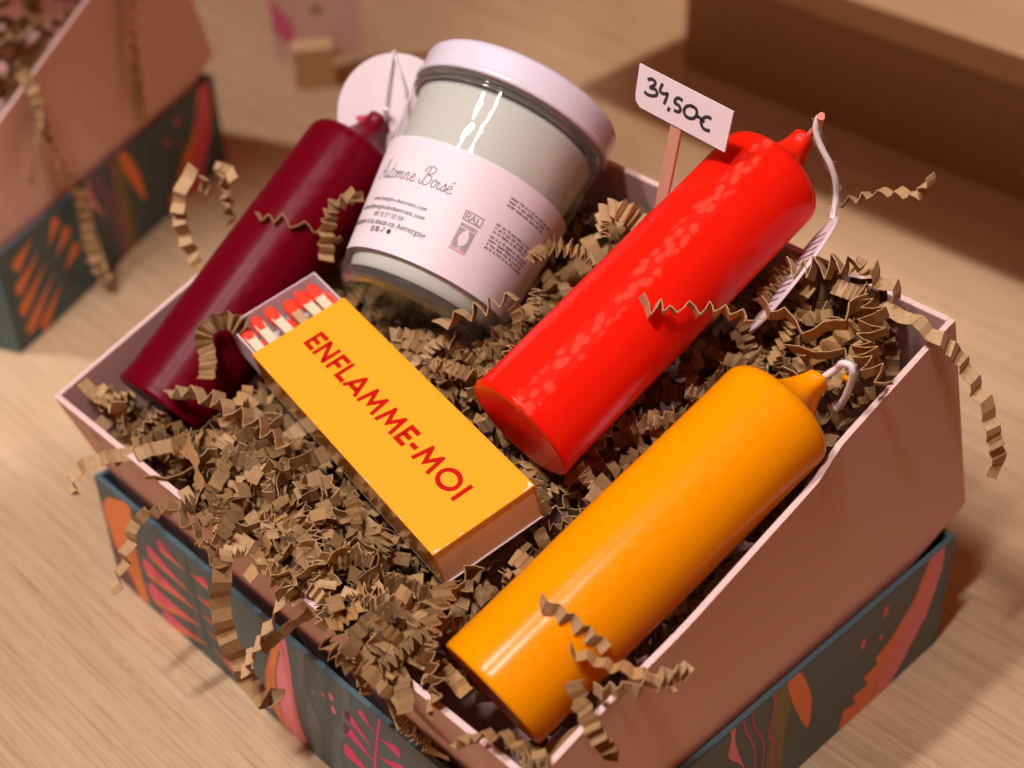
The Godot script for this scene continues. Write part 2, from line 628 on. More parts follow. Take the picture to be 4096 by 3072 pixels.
func leaf_shape(a: Vector2, b: Vector2, w: float) -> PackedVector2Array:
	# fat rounded end at a, drawn to a point at b
	var d := (b - a).normalized()
	var n := Vector2(-d.y, d.x)
	var l := a.distance_to(b)
	var out := PackedVector2Array()
	var prof := [0.0, 0.42, 0.5, 0.44, 0.3, 0.17, 0.08, 0.0]
	var pos := [0.0, 0.04, 0.14, 0.28, 0.46, 0.66, 0.84, 1.0]
	for k in 8:
		out.append(a + d * (l * pos[k]) + n * (w * prof[k]))
	for k in range(6, 0, -1):
		out.append(a + d * (l * pos[k]) - n * (w * prof[k]))
	return out


func ellipse(c: Vector2, rx: float, ry: float, n := 20) -> PackedVector2Array:
	var out := PackedVector2Array()
	for k in n:
		out.append(c + Vector2(cos(TAU * k / n) * rx, sin(TAU * k / n) * ry))
	return out


func print_on(called: String, parent: Node3D, m: Material, place: Callable, pts: PackedVector2Array, closed := true, w := 0.0) -> void:
	var st := begin()
	if closed:
		var clip := Geometry2D.intersect_polygons(pts, PackedVector2Array([Vector2(0.02, 0.02), Vector2(29.98, 0.02), Vector2(29.98, 6.47), Vector2(0.02, 6.47)]))
		if clip.is_empty():
			return
		for c in clip:
			poly(st, c, place)
	else:
		stroke(st, smooth(pts), w, place)
	obj(called, st, m, parent)


func gift_box(t: Transform3D, main: bool) -> void:
	var th := 0.24
	var base := thing("patterned_box", "slate grey box base with orange and crimson leaf print, under the pink candle tray" if main else "slate grey box base with orange leaf print, at the left behind the candle box", "box", Vector3.ZERO, "patterned gift box bases")
	base.transform = t
	var walls := {
		"front_wall": [Vector3(0, 0, -th), Vector3(BL, BH - 0.03, 0)], "back_wall": [Vector3(0, 0, -BW), Vector3(BL, BH - 0.03, -BW + th)],
		"left_wall": [Vector3(0, 0, -BW + th + 0.01), Vector3(th, BH - 0.03, -th - 0.01)], "right_wall": [Vector3(BL - th, 0, -BW + th + 0.01), Vector3(BL, BH - 0.03, -th - 0.01)],
		"base_floor": [Vector3(th + 0.01, 0.02, -BW + th + 0.01), Vector3(BL - th - 0.01, th, -th - 0.01)],
	}
	for k in walls:
		var st := begin()
		box(st, walls[k][0] * CM, walls[k][1] * CM, 0.03 * CM)
		obj(k, st, M.slate, base)
	# the wrapped top edge; its highlight is painted in as a lighter teal
	var st := begin()
	for e in [[Vector3(0, BH - 0.028, -th), Vector3(BL, BH, 0.002)], [Vector3(BL - th, BH - 0.028, -BW + 0.005), Vector3(BL + 0.002, BH, -th - 0.005)], [Vector3(0, BH - 0.028, -BW + 0.005), Vector3(th, BH, -th - 0.005)], [Vector3(th, BH - 0.028, -BW), Vector3(BL - th, BH, -BW + th)]]:
		box(st, e[0] * CM, e[1] * CM, 0.012 * CM)
	obj("rim_edge", st, M.teal_highlight, base)
	var id := Transform3D.IDENTITY
	var f1 := on_front(id, 0.006)
	var f2 := on_front(id, 0.011)
	var r1 := on_right(id, 0.006)
	var r2 := on_right(id, 0.011)
	# right-hand side
	print_on("band_print", base, M.print_olive, r1, smooth(PackedVector2Array([Vector2(11.41, 6.6), Vector2(12.12, 6.56), Vector2(12.59, 4.83), Vector2(12.42, 3.35), Vector2(12.49, 1.11), Vector2(12.6, -0.5), Vector2(11.0, -0.5), Vector2(11.23, 2.23), Vector2(11.46, 3.78), Vector2(11.35, 5.57)]), 3))
	print_on("leaf_print", base, M.print_orange, r2, smooth(PackedVector2Array([Vector2(12.12, 6.61), Vector2(12.82, 6.60), Vector2(13.47, 5.54), Vector2(14.04, 4.03), Vector2(14.02, 2.29), Vector2(12.91, 4.39), Vector2(12.44, 5.61)]), 3))
	print_on("leaf_print", base, M.print_orange, r1, PackedVector2Array([Vector2(21.79, 6.75), Vector2(22.25, 6.55), Vector2(22.11, 5.88), Vector2(21.76, 5.37), Vector2(20.69, 3.84), Vector2(19.40, 1.54), Vector2(18.43, -0.14), Vector2(16.42, 0.17), Vector2(16.65, 1.22), Vector2(17.55, 0.88), Vector2(17.21, 1.57), Vector2(18.24, 1.55), Vector2(17.88, 2.23), Vector2(18.83, 2.39), Vector2(18.56, 2.89), Vector2(19.53, 3.24), Vector2(20.99, 4.58)]))
	print_on("stem_print", base, M.print_pink if main else M.print_rose, r2, PackedVector2Array([Vector2(21.87, 6.6), Vector2(22.82, 6.6), Vector2(22.96, 5.11), Vector2(22.35, 2.82), Vector2(20.85, 0.82), Vector2(19.54, -0.43), Vector2(18.45, -0.27), Vector2(19.40, 1.54), Vector2(20.69, 3.84), Vector2(21.76, 5.37)]))
	for e in [[Vector2(18.79, 5.51), 0.17, 0.34], [Vector2(17.39, 4.66), 0.17, 0.3], [Vector2(18.74, 4.02), 0.13, 0.17]]:
		print_on("dot_print", base, M.print_rose, r1, ellipse(e[0], e[1], e[2]))
	print_on("line_print", base, M.print_magenta, r2, PackedVector2Array([Vector2(11.33, 6.45), Vector2(11.55, 5.60), Vector2(11.31, 4.19), Vector2(11.70, 3.37), Vector2(11.79, 1.73), Vector2(11.9, 0.1)]), false, 0.11)
	print_on("line_print", base, M.print_magenta, r2, PackedVector2Array([Vector2(10.07, 6.45), Vector2(10.28, 5.53), Vector2(10.98, 3.99), Vector2(11.11, 2.32), Vector2(11.2, 0.2)]), false, 0.10)
	print_on("line_print", base, M.print_magenta, r2, PackedVector2Array([Vector2(9.54, 6.45), Vector2(9.78, 5.67), Vector2(10.43, 4.08), Vector2(10.60, 2.37), Vector2(10.6, 0.2)]), false, 0.10)
	print_on("wave_print", base, M.print_pink, r2, smooth(PackedVector2Array([Vector2(8.73, 6.75), Vector2(9.08, 6.63), Vector2(9.11, 5.78), Vector2(9.52, 4.39), Vector2(10.17, 2.76), Vector2(9.67, 3.78), Vector2(8.79, 5.02), Vector2(8.90, 5.95)]), 3))
	# fern on the near end of the right-hand side (seen on the far box)
	var fern_r := [[Vector2(1.2, 5.0), Vector2(3.3, 6.0)], [Vector2(0.9, 3.6), Vector2(3.6, 4.9)], [Vector2(0.8, 2.2), Vector2(4.1, 4.0)], [Vector2(1.0, 0.8), Vector2(4.5, 3.0)], [Vector2(2.2, 0.3), Vector2(4.9, 2.0)], [Vector2(5.6, 5.9), Vector2(4.3, 4.6)], [Vector2(6.4, 4.8), Vector2(4.7, 3.6)], [Vector2(6.9, 3.4), Vector2(5.1, 2.4)]]
	for l in fern_r:
		print_on("leaf_print", base, M.print_orange, r1, leaf_shape(l[0], l[1], 0.8))
	# front side
	print_on("leaf_print", base, M.print_orange, f1, PackedVector2Array([Vector2(0.25, 4.97), Vector2(0.9, 5.75), Vector2(2.38, 6.44), Vector2(3.01, 6.44), Vector2(2.75, 5.4), Vector2(2.59, 4.17), Vector2(2.51, 1.78), Vector2(2.72, 0.23), Vector2(1.84, 0.04), Vector2(1.16, 1.38), Vector2(0.45, 2.58), Vector2(0.2, 4.10)]))
	print_on("plum_print", base, M.print_plum, f2, PackedVector2Array([Vector2(0.05, 3.2), Vector2(0.6, 2.4), Vector2(1.3, 1.2), Vector2(1.9, 0.05), Vector2(0.1, 0.05)]))  # plain plum patch in the lower left corner
	var fern := [[Vector2(4.88, 5.52), Vector2(6.96, 5.16), 0.5], [Vector2(3.72, 4.41), Vector2(7.10, 3.83), 0.62], [Vector2(2.96, 2.95), Vector2(7.36, 2.97), 0.85], [Vector2(2.96, 1.3), Vector2(7.36, 2.01), 0.95], [Vector2(3.83, 0.25), Vector2(7.74, 1.05), 0.7], [Vector2(8.71, 5.6), Vector2(7.18, 5.32), 0.4], [Vector2(9.3, 4.4), Vector2(7.4, 4.1), 0.4], [Vector2(9.5, 3.2), Vector2(7.6, 3.06), 0.42], [Vector2(9.8, 2.2), Vector2(7.75, 2.15), 0.42], [Vector2(9.9, 1.0), Vector2(7.95, 1.2), 0.42]]
	for l in fern:
		print_on("leaf_print", base, M.print_orange, f1, leaf_shape(l[0] + Vector2(0, -0.12), l[1], l[2] * 1.25))
		print_on("leaf_print", base, M.print_crimson if l[2] < 0.6 else M.print_rose, f2, leaf_shape(l[0] + Vector2(0.0, 0.1), l[0].lerp(l[1], 0.8), l[2] * 1.05))
	print_on("stem_print", base, M.print_ink, f2, PackedVector2Array([Vector2(7.11, 6.18), Vector2(7.34, 4.30), Vector2(7.51, 2.12), Vector2(7.88, 0.10)]), false, 0.10)
	print_on("swoosh_print", base, M.print_orange, f1, smooth(PackedVector2Array([Vector2(12.20, 2.91), Vector2(13.28, 5.48), Vector2(13.45, 6.36), Vector2(13.74, 5.64), Vector2(12.93, 3.18), Vector2(12.97, 1.08), Vector2(13.47, 0.14), Vector2(12.60, 0.37), Vector2(12.04, 1.57)]), 3))
	print_on("swoosh_print", base, M.print_pink, f2, smooth(PackedVector2Array([Vector2(13.45, 6.36), Vector2(14.22, 6.47), Vector2(14.29, 5.10), Vector2(14.24, 3.12), Vector2(14.37, 1.41), Vector2(14.61, 0.27), Vector2(13.47, 0.14), Vector2(13.02, 1.33), Vector2(13.08, 3.39), Vector2(13.70, 5.13)]), 3))
	print_on("ripple_print", base, M.print_mist, f1, smooth(PackedVector2Array([Vector2(15.0, 6.4), Vector2(15.5, 6.4), Vector2(15.3, 4.2), Vector2(15.9, 2.4), Vector2(15.6, 0.1), Vector2(15.0, 0.1), Vector2(15.2, 2.2), Vector2(14.8, 4.0)]), 3))
	print_on("ripple_print", base, M.print_mist, f1, smooth(PackedVector2Array([Vector2(17.9, 6.4), Vector2(18.3, 6.4), Vector2(18.0, 4.0), Vector2(17.2, 2.4), Vector2(17.0, 0.1), Vector2(16.4, 0.1), Vector2(16.7, 2.6), Vector2(17.6, 4.2)]), 3))
	for e in [[Vector2(17.03, 5.17), 0.15, 0.23], [Vector2(17.06, 4.42), 0.14, 0.24], [Vector2(16.46, 4.85), 0.07, 0.12], [Vector2(15.75, 4.4), 0.04, 0.06]]:
		print_on("dot_print", base, M.print_pink, f2, ellipse(e[0], e[1], e[2]))
	print_on("stem_print", base, M.print_crimson, f2, PackedVector2Array([Vector2(20.19, 6.44), Vector2(19.88, 5.15), Vector2(19.46, 2.92), Vector2(19.30, 0.2)]), false, 0.14)
	for l in [[Vector2(18.81, 5.84), Vector2(19.74, 5.17), 0.3], [Vector2(17.78, 4.94), Vector2(19.53, 4.05), 0.42], [Vector2(17.56, 3.95), Vector2(19.51, 3.28), 0.5], [Vector2(17.41, 2.45), Vector2(19.39, 2.1), 0.62], [Vector2(21.23, 5.30), Vector2(19.94, 5.14), 0.4], [Vector2(21.49, 4.40), Vector2(19.72, 3.87), 0.45], [Vector2(21.4, 2.9), Vector2(19.5, 2.5), 0.5], [Vector2(17.5, 1.0), Vector2(19.35, 0.9), 0.5]]:
		print_on("leaf_print", base, M.print_crimson, f1, leaf_shape(l[0], l[1], l[2] * 1.4))
	# the pink tray, tipped forward in its base
	var tray := thing("pink_tray", "pink card tray of kraft paper shreds, candles and matches, tipped forward in its base" if main else "pink card tray of kraft paper shreds at the left edge, tipped forward in its base", "tray", Vector3.ZERO, "pink gift box trays")
	tray.transform = t * TR
	var h := TH - 0.025
	var w2 := {
		"front_wall": [Vector3(0, 0, -th), Vector3(TL, h, 0)], "back_wall": [Vector3(0, 0, -TW), Vector3(TL, h, -TW + th)],
		"left_wall": [Vector3(0, 0, -TW + th + 0.01), Vector3(th, h, -th - 0.01)],
		"tray_floor": [Vector3(th + 0.01, 0.02, -TW + th + 0.01), Vector3(TL - th - 0.01, th, -th - 0.01)],
	}
	for k in w2:
		st = begin()
		box(st, w2[k][0] * CM, w2[k][1] * CM, 0.03 * CM)
		obj(k, st, M.pink, tray)
	# right wall, pushed out a little by the orange candle
	st = begin()
	var rim := begin()
	var n := 40
	var rows := 8
	for i in n:
		for j in rows:
			var a := wall_at(i, j, n, rows, main, 0.0)
			var b := wall_at(i + 1, j, n, rows, main, 0.0)
			var c := wall_at(i + 1, j + 1, n, rows, main, 0.0)
			var d := wall_at(i, j + 1, n, rows, main, 0.0)
			quad(st, a * CM, b * CM, c * CM, d * CM)
			var s := Vector3(-th, 0, 0)
			quad(st, (b + s) * CM, (a + s) * CM, (d + s) * CM, (c + s) * CM)
			if j == rows - 1:
				quad(rim, d * CM, c * CM, (c + s) * CM, (d + s) * CM)
	var up := Vector3(0, 0.001, 0)
	quad(st, wall_at(n, 0, n, rows, main, 0) * CM, (wall_at(n, 0, n, rows, main, 0) - Vector3(th, 0, 0)) * CM, (wall_at(n, rows, n, rows, main, 0) - Vector3(th, 0, 0)) * CM, wall_at(n, rows, n, rows, main, 0) * CM)
	obj("right_wall", st, M.pink, tray)
	obj("rim_edge", rim, M.board, tray)
	st = begin()
	for e in [[Vector3(0, h + 0.001, -th), Vector3(TL, TH, 0.004)], [Vector3(0, h + 0.001, -TW + 0.005), Vector3(th, TH, -th - 0.005)], [Vector3(th + 0.005, h + 0.001, -TW), Vector3(TL - 0.26, TH, -TW + th)]]:
		box(st, e[0] * CM, e[1] * CM, 0.01 * CM)
	obj("rim_edge", st, M.board, tray)


func wall_at(i: int, j: int, n: int, rows: int, main: bool, _o: float) -> Vector3:
	var v := TW * float(i) / n
	v = clampf(v, 0.245, TW - 0.245)
	var y := TH * float(j) / rows
	var out := 0.0
	if main:
		out = 0.30 * smoothstep(1.5, 8.0, v) * (1.0 - smoothstep(14.2, 16.6, v)) * pow(y / TH, 2.0)
	return Vector3(TL + out, y, -v)


# ---------------------------------------------------------------- candles and hang tags

func axis_frame(p0: Vector3, p1: Vector3) -> Basis:
	var y := (p1 - p0).normalized()
	var x := cam_t - p0
	x = (x - y * x.dot(y)).normalized()
	return Basis(x, y, x.cross(y))


func candle(label: String, p0: Vector3, p1: Vector3, r: float, m: Material, lean: Vector3, foot: float) -> Node3D:
	var o := thing("pillar_candle", label, "candle", TR * (p0 * CM), "beeswax pillar candles lying in the tray")
	o.transform = TR * Transform3D(axis_frame(p0, p1), p0 * CM)
	var l := p0.distance_to(p1)
	solids.append(["cyl", p0, p1 + (p1 - p0).normalized() * 0.2, r, r])
	var prof := [Vector2(0, 0.12), Vector2(r * 0.5, 0.10), Vector2(r * 0.86, 0.03), Vector2(r - 0.12 + foot * 0.6, 0.0), Vector2(r - 0.03 + foot, 0.06), Vector2(r + foot, 0.18), Vector2(r + foot * 0.4, 0.4), Vector2(r, 0.8)]
	for k in 9:
		var f := (k + 1) / 10.0
		prof.append(Vector2(r - 0.03 * sin(f * PI * 3.0) * 0.4, lerpf(0.8, l - 0.65, f)))
	for k in 7:
		var a := PI / 2 * k / 6.0
		prof.append(Vector2(r - 0.62 + 0.62 * cos(a), l - 0.62 + 0.62 * sin(a)))
	prof.append(Vector2(r * 0.6, l + 0.03))
	prof.append(Vector2(0, l + 0.05))
	var st := begin()
	var cmprof := []
	for p in prof:
		cmprof.append(p * CM)
	lathe(st, cmprof, Basis.IDENTITY, Vector3.ZERO, 72)
	obj("wax_body", st, m, o)
	# the drawn-up tip
	st = begin()
	var rings := 14
	var loc: Vector3 = axis_frame(p0, p1).inverse() * lean
	var pts := []
	for i in rings + 1:
		var f := float(i) / rings
		var rad := 0.5 + (1.6 - 0.5) * pow(1.0 - f, 1.7)
		if i == rings:
			rad = 0.3
		var c := Vector3(0, l - 0.05 + 1.5 * f, 0) + loc * f * f
		var ring := []
		for k in 25:
			var a := TAU * k / 24
			var wob := 1.0 + 0.16 * (1.0 - f) * cos(3.0 * a + 0.6) + 0.05 * sin(5.0 * a)
			ring.append(c + Vector3(cos(a) * rad * wob, 0, -sin(a) * rad * wob * 0.9))
		pts.append(ring)
	st.set_smooth_group(1)
	for i in rings:
		for k in 24:
			var q := [pts[i][k], pts[i][k + 1], pts[i + 1][k + 1], pts[i + 1][k]]
			for e in [0, 2, 1, 0, 3, 2]:
				st.add_vertex(q[e] * CM)
	for k in 24:
		for p in [Vector3(0, l + 1.48, 0) + loc, pts[rings][k + 1], pts[rings][k]]:
			st.add_vertex(p * CM)
	st.generate_normals()
	obj("wax_tip", st, M[m.get_meta("tip")] if m.has_meta("tip") else m, o)
	return o


func local_path(o: Node3D, pts: Array, n := 6) -> PackedVector3Array:
	# tray-frame centimetres to the thing's own metres
	var inv := o.transform.affine_inverse() * TR
	var a := []
	for p in pts:
		a.append(inv * ((p as Vector3) * CM))
	return smooth3(a, n)


func hang_tag(label: String, c: Vector3, n: Vector3, up: Vector3, r: float) -> Node3D:
	var o := thing("hang_tag", label, "tag", Vector3.ZERO, "round paper tags tied to the candles")
	var z := n.normalized()
	var y := (up - z * up.dot(z)).normalized()
	o.transform = TR * Transform3D(Basis(y.cross(z), y, z), c * CM)
	var st := begin()
	lathe(st, [Vector2(0, -0.0006), Vector2((r - 0.02) * CM, -0.0006), Vector2(r * CM, -0.0004), Vector2(r * CM, 0.0004), Vector2((r - 0.02) * CM, 0.0006), Vector2(0, 0.0006)], Basis(Vector3.RIGHT, PI / 2), Vector3.ZERO, 64)
	obj("tag_card", st, M.card, o)
	return o


func edge_on(c: Vector3, n: Vector3, k: float) -> Vector3:
	# a normal that a viewer at the camera's place sees almost edge-on
	var d := (cam_t - c).normalized()
	return (n - d * n.dot(d)).normalized() + d * k


func candles() -> void:
	for k in [["wax_red", Color(0.84, 0.02, 0.006)], ["wax_dark", Color(0.16, 0.002, 0.01)], ["wax_orange", Color(0.90, 0.30, 0.0)]]:
		var t := wax(k[1], 0.35, 0.25)
		M[k[0] + "_tip"] = t
		M[k[0]].set_meta("tip", k[0] + "_tip")
	var og := candle("orange pillar candle lying along the right wall of the tray", Vector3(25.79, 11.64, -1.55), Vector3(27.2, 12.94, -15.99), 2.3, M.wax_orange, Vector3(0.45, 0.4, 0), 0.0)
	var st := begin()
	tube(st, local_path(og, [Vector3(27.9, 13.5, -17.5), Vector3(28.3, 13.95, -17.75), Vector3(28.6, 14.42, -17.75), Vector3(28.95, 14.5, -17.75), Vector3(29.02, 14.1, -17.7), Vector3(28.7, 12.93, -17.65), Vector3(28.3, 11.95, -17.65), Vector3(28.15, 11.7, -17.6)]), 0.13 * CM, 12, 0.06)
	fuzz(st, local_path(og, [Vector3(27.9, 13.5, -17.5), Vector3(28.3, 13.95, -17.75), Vector3(28.6, 14.42, -17.75), Vector3(28.95, 14.5, -17.75), Vector3(29.02, 14.1, -17.7), Vector3(28.7, 12.93, -17.65), Vector3(28.3, 11.95, -17.65)]), 0.12 * CM, 70)
	obj("wick", st, M.cord, og)
	st = begin()
	lathe(st, [Vector2(0.0005, -0.0012), Vector2(0.0016, -0.001), Vector2(0.002, 0), Vector2(0.0016, 0.0012), Vector2(0, 0.0018)], Basis.IDENTITY, local_path(og, [Vector3(28.75, 13.75, -17.7), Vector3(28.8, 13.7, -17.7)])[0], 12)
	obj("wax_drip", st, M.wax_orange_tip, og)
	var rd := candle("bright red pillar candle with frosty bloom, its top over the back wall", Vector3(20.25, 13.74, -9.42), Vector3(20.79, 14.72, -24.0), 2.3, M.wax_red, Vector3(0.35, 0.75, 0.0), 0.05)
	st = begin()
	tube(st, local_path(rd, [Vector3(21.4, 15.6, -25.5), Vector3(22.2, 16.75, -25.2), Vector3(22.75, 17.75, -24.8)]), 0.15 * CM, 12, 0.08)
	obj("wick", st, M.cord_waxed, rd)
	var dk := candle("dark burgundy pillar candle lying across the left wall of the tray", Vector3(3.65, 10.45, -2.8), Vector3(2.63, 13.6, -17.0), 2.3, M.wax_dark, Vector3(0.3, 0.5, 0.0), 0.07)
	st = begin()
	tube(st, local_path(dk, [Vector3(2.9, 14.2, -18.3), Vector3(3.0, 14.5, -18.6), Vector3(3.1, 14.7, -18.7)]), 0.13 * CM, 10, 0.08)
	obj("wick", st, M.cord, dk)
	# tags
	var tg := hang_tag("white round tag with grey print, hanging edge-on beside the red candle", Vector3(23.40, 12.70, -21.33), edge_on(Vector3(23.40, 12.70, -21.33), Vector3(-0.75, 0.64, 0.20), 0.09), Vector3(0.06, 0.36, -0.93), 2.75)
	st = begin()
	for row in 11:
		var y := 1.7 - row * 0.34
		var half := sqrt(maxf(2.3 * 2.3 - y * y, 0.01))
		var x := -half
		while x < half - 0.2:
			var l := rng.randf_range(0.2, 0.55)
			quad(st, Vector3(x, y, 0.07) * CM, Vector3(minf(x + l, half), y, 0.07) * CM, Vector3(minf(x + l, half), y + 0.13, 0.07) * CM, Vector3(x, y + 0.13, 0.07) * CM)
			x += l + 0.09
	obj("fine_print", st, M.lilac_ink, tg)
	st = begin()
	var inv := tg.transform.affine_inverse() * TR
	var cord := []
	for p in [Vector3(22.55, 17.55, -24.9), Vector3(22.5, 17.1, -24.7), Vector3(22.75, 16.5, -24.55), Vector3(23.15, 15.75, -24.5), Vector3(23.35, 15.0, -24.45), Vector3(23.38, 14.3, -24.35), Vector3(23.45, 13.85, -24.05), Vector3(23.55, 13.65, -23.8)]:
		cord.append(inv * (p * CM))
	tube(st, smooth3(cord), 0.12 * CM, 12, 0.05)
	fuzz(st, smooth3(cord), 0.12 * CM, 90)
	obj("tag_cord", st, M.cord, tg)
	var td := hang_tag("white round tag with a red mark, standing behind the burgundy candle", Vector3(3.1, 14.0, -19.05), Vector3(0.50, 0.62, 0.60), Vector3(-0.42, 0.62, -0.66), 2.75)
	st = begin()
	var flat := func(p: Vector2) -> Array: return [Vector3(p.x, p.y, 0.075) * CM, Vector3.BACK]
	poly(st, PackedVector2Array([Vector2(-1.0, -0.45), Vector2(-0.35, -0.3), Vector2(-0.3, -0.75), Vector2(-0.95, -0.75)]), flat)
	poly(st, PackedVector2Array([Vector2(-1.9, 0.05), Vector2(-1.3, 0.1), Vector2(-1.3, -0.15), Vector2(-1.8, -0.2)]), flat)
	obj("red_mark", st, M.red_ink, td)
	st = begin()
	tube(st, smooth3([Vector3(-0.9, -1.6, 0.3) * CM, Vector3(-0.45, 0.3, 0.35) * CM, Vector3(0.05, 2.55, 0.22) * CM, Vector3(0.15, 2.75, 0.0) * CM, Vector3(0.1, 2.5, -0.2) * CM]), 0.075 * CM, 8, 0.08)
	obj("tag_cord", st, M.cord, td)
	st = begin()
	tube(st, smooth3([Vector3(0.12, 2.7, 0.12) * CM, Vector3(0.55, 1.2, 0.4) * CM, Vector3(0.75, -1.2, 0.45) * CM]), 0.075 * CM, 8, 0.08)
	obj("tag_cord", st, M.cord, td)
	hang_tag("white round tag, only its edge showing from under the orange candle", Vector3(25.65, 11.4, -12.5), Vector3(-0.3, 0.94, 0.1), Vector3(0, 0, -1), 2.75)


# ---------------------------------------------------------------- candle jar

func jar() -> void:
	var p0 := Vector3(11.0, 12.5, -12.55)
	var p1 := Vector3(9.4, 15.1, -20.6)
	var l := p0.distance_to(p1)
	var b := axis_frame(p0, p1)
	var o := thing("candle_jar", "glass jar of pale wax with white lid and printed label", "candle jar", TR * (p0 * CM))
	o.transform = TR * Transform3D(b, p0 * CM)
	solids.append(["cyl", p0 - b.y * 0.8, p1 + b.y * 1.3, 3.55, 4.5])
	jar_face = ["cyl", p0 + b.y * 1.3, p1 + b.y * 1.3, 3.7, 4.5]
	var R := func(s: float) -> float: return 3.6 + 0.8 * s / l
	var st := begin()
	# outer skin of the glass
	var prof := [Vector2(0, -0.75), Vector2(2.6, -0.75), Vector2(3.05, -0.85), Vector2(3.3, -0.75), Vector2(3.48, -0.45), Vector2(3.58, 0.0)]
	for k in 12:
		var s := l * (k + 1) / 14.0
		prof.append(Vector2(R.call(s), s))
	prof.append_array([Vector2(4.36, l - 0.62), Vector2(4.40, l - 0.5), Vector2(4.33, l - 0.36), Vector2(4.22, l - 0.3), Vector2(4.2, l + 0.9)])
	for i in prof.size():
		prof[i] *= CM
	lathe(st, prof, Basis.IDENTITY, Vector3.ZERO, 96)
	obj("glass_wall", st, M.glass, o)
	# thick foot
	st = begin()
	lathe(st, [Vector2(0, -0.70) * CM, Vector2(2.6, -0.70) * CM, Vector2(3.15, -0.68) * CM, Vector2(3.38, -0.42) * CM, Vector2(3.42, -0.3) * CM, Vector2(3.1, -0.42) * CM, Vector2(2.6, -0.5) * CM, Vector2(0, -0.46) * CM], Basis.IDENTITY, Vector3.ZERO, 64)
	obj("glass_foot", st, M.thick_glass, o)
	# wax filling
	st = begin()
	var wp := [Vector2(0, -0.34), Vector2(2.6, -0.36), Vector2(3.0, -0.28), Vector2(3.2, -0.05), Vector2(3.3, 0.3)]
	for k in 9:
		var s := 0.6 + (l - 1.4) * k / 8.0
		wp.append(Vector2(R.call(s) - 0.38, s))
	wp.append_array([Vector2(R.call(l - 0.7) - 0.34, l - 0.62), Vector2(0, l - 0.6)])
	for i in wp.size():
		wp[i] *= CM
	lathe(st, wp, Basis.IDENTITY, Vector3.ZERO, 64)
	obj("wax_filling", st, M.wax_cream, o)
	# clear bead round the neck
	st = begin()
	lathe(st, [Vector2(4.05, l - 0.52) * CM, Vector2(4.3, l - 0.5) * CM, Vector2(4.40, l - 0.40) * CM, Vector2(4.3, l - 0.28) * CM, Vector2(4.05, l - 0.26) * CM, Vector2(4.05, l - 0.52) * CM], Basis.IDENTITY, Vector3.ZERO, 96)
	obj("glass_bead", st, M.thick_glass, o)
	# lid with rolled edge
	st = begin()
	var lr := 4.42
	var lp := [Vector2(4.1, l - 0.16), Vector2(lr - 0.06, l - 0.18), Vector2(lr + 0.02, l - 0.12), Vector2(lr + 0.05, l), Vector2(lr + 0.01, l + 0.1), Vector2(lr - 0.03, l + 0.16), Vector2(lr - 0.03, l + 0.95), Vector2(lr - 0.06, l + 1.1), Vector2(lr - 0.2, l + 1.25), Vector2(lr - 0.4, l + 1.28), Vector2(lr - 0.55, l + 1.2), Vector2(lr - 0.8, l + 1.12), Vector2(0, l + 1.1)]
	for i in lp.size():
		lp[i] *= CM
	lathe(st, lp, Basis.IDENTITY, Vector3.ZERO, 96)
	obj("lid", st, M.lid, o)
	# label sheet round the glass
	st = begin()
	var s0 := 0.38
	var s1 := 5.3
	var a0 := -2.2
	var a1 := 1.5
	var lab := []
	for k in 11:
		var s := lerpf(s0, s1, k / 10.0)
		lab.append(Vector2(R.call(s) + 0.012, s) * CM)
	lathe(st, lab, Basis.IDENTITY, Vector3.ZERO, 60, a0, a1)
	var lb := obj("paper_label", st, M.label, o)
	# print: x = arc centimetres from the side that faces the viewer, y = height s
	var wrap := func(p: Vector2) -> Array:
		var r: float = R.call(p.y) + 0.02
		var th := p.x / 3.95
		var d := Vector3(cos(th), 0, -sin(th))
		return [(d * r + Vector3(0, p.y, 0)) * CM, d]
	var deg := 3.95 * PI / 180.0
	st = begin()
	script_title(st, wrap, Vector2(-72 * deg, 3.42), 60 * deg)
	obj("lettering", st, M.ink, lb)
	for e in [["www.bougies-charroux.com", -66, -21, 2.50], ["contact@bougiesdecharroux.com", -79, -20, 2.14], ["09 72 17 53 59", -58, -33, 1.83], ["Bougie fabriquée à la main en Auvergne", -100, -15, 1.50]]:
		st = begin()
		text_shape(st, e[0], "Droid Serif", wrap, Vector2(e[1] * deg, e[3]), (e[2] - e[1]) * deg, 0.0, 0.12, 700)
		obj("lettering", st, M.ink, lb)
	# four little icons
	st = begin()
	var ix := -55.0 * deg
	var iy := 1.1
	stroke(st, PackedVector2Array([Vector2(ix, iy), Vector2(ix + 0.2, iy), Vector2(ix + 0.2, iy + 0.2), Vector2(ix, iy + 0.2), Vector2(ix, iy)]), 0.03, wrap)
	var ring := ellipse(Vector2(ix + 0.1, iy + 0.1), 0.055, 0.055, 14)
	ring.append(ring[0])
	stroke(st, ring, 0.03, wrap)
	obj("icon", st, M.ink, lb)
	st = begin()
	poly(st, PackedVector2Array([Vector2(ix + 0.31, iy), Vector2(ix + 0.42, iy), Vector2(ix + 0.42, iy + 0.1), Vector2(ix + 0.38, iy + 0.1), Vector2(ix + 0.38, iy + 0.13), Vector2(ix + 0.42, iy + 0.13), Vector2(ix + 0.46, iy + 0.19), Vector2(ix + 0.5, iy + 0.19), Vector2(ix + 0.5, iy + 0.22), Vector2(ix + 0.31, iy + 0.22)]), wrap)
	poly(st, PackedVector2Array([Vector2(ix + 0.46, iy), Vector2(ix + 0.53, iy), Vector2(ix + 0.53, iy + 0.2), Vector2(ix + 0.5, iy + 0.14), Vector2(ix + 0.46, iy + 0.12)]), wrap)
	obj("icon", st, M.ink, lb)
	st = begin()
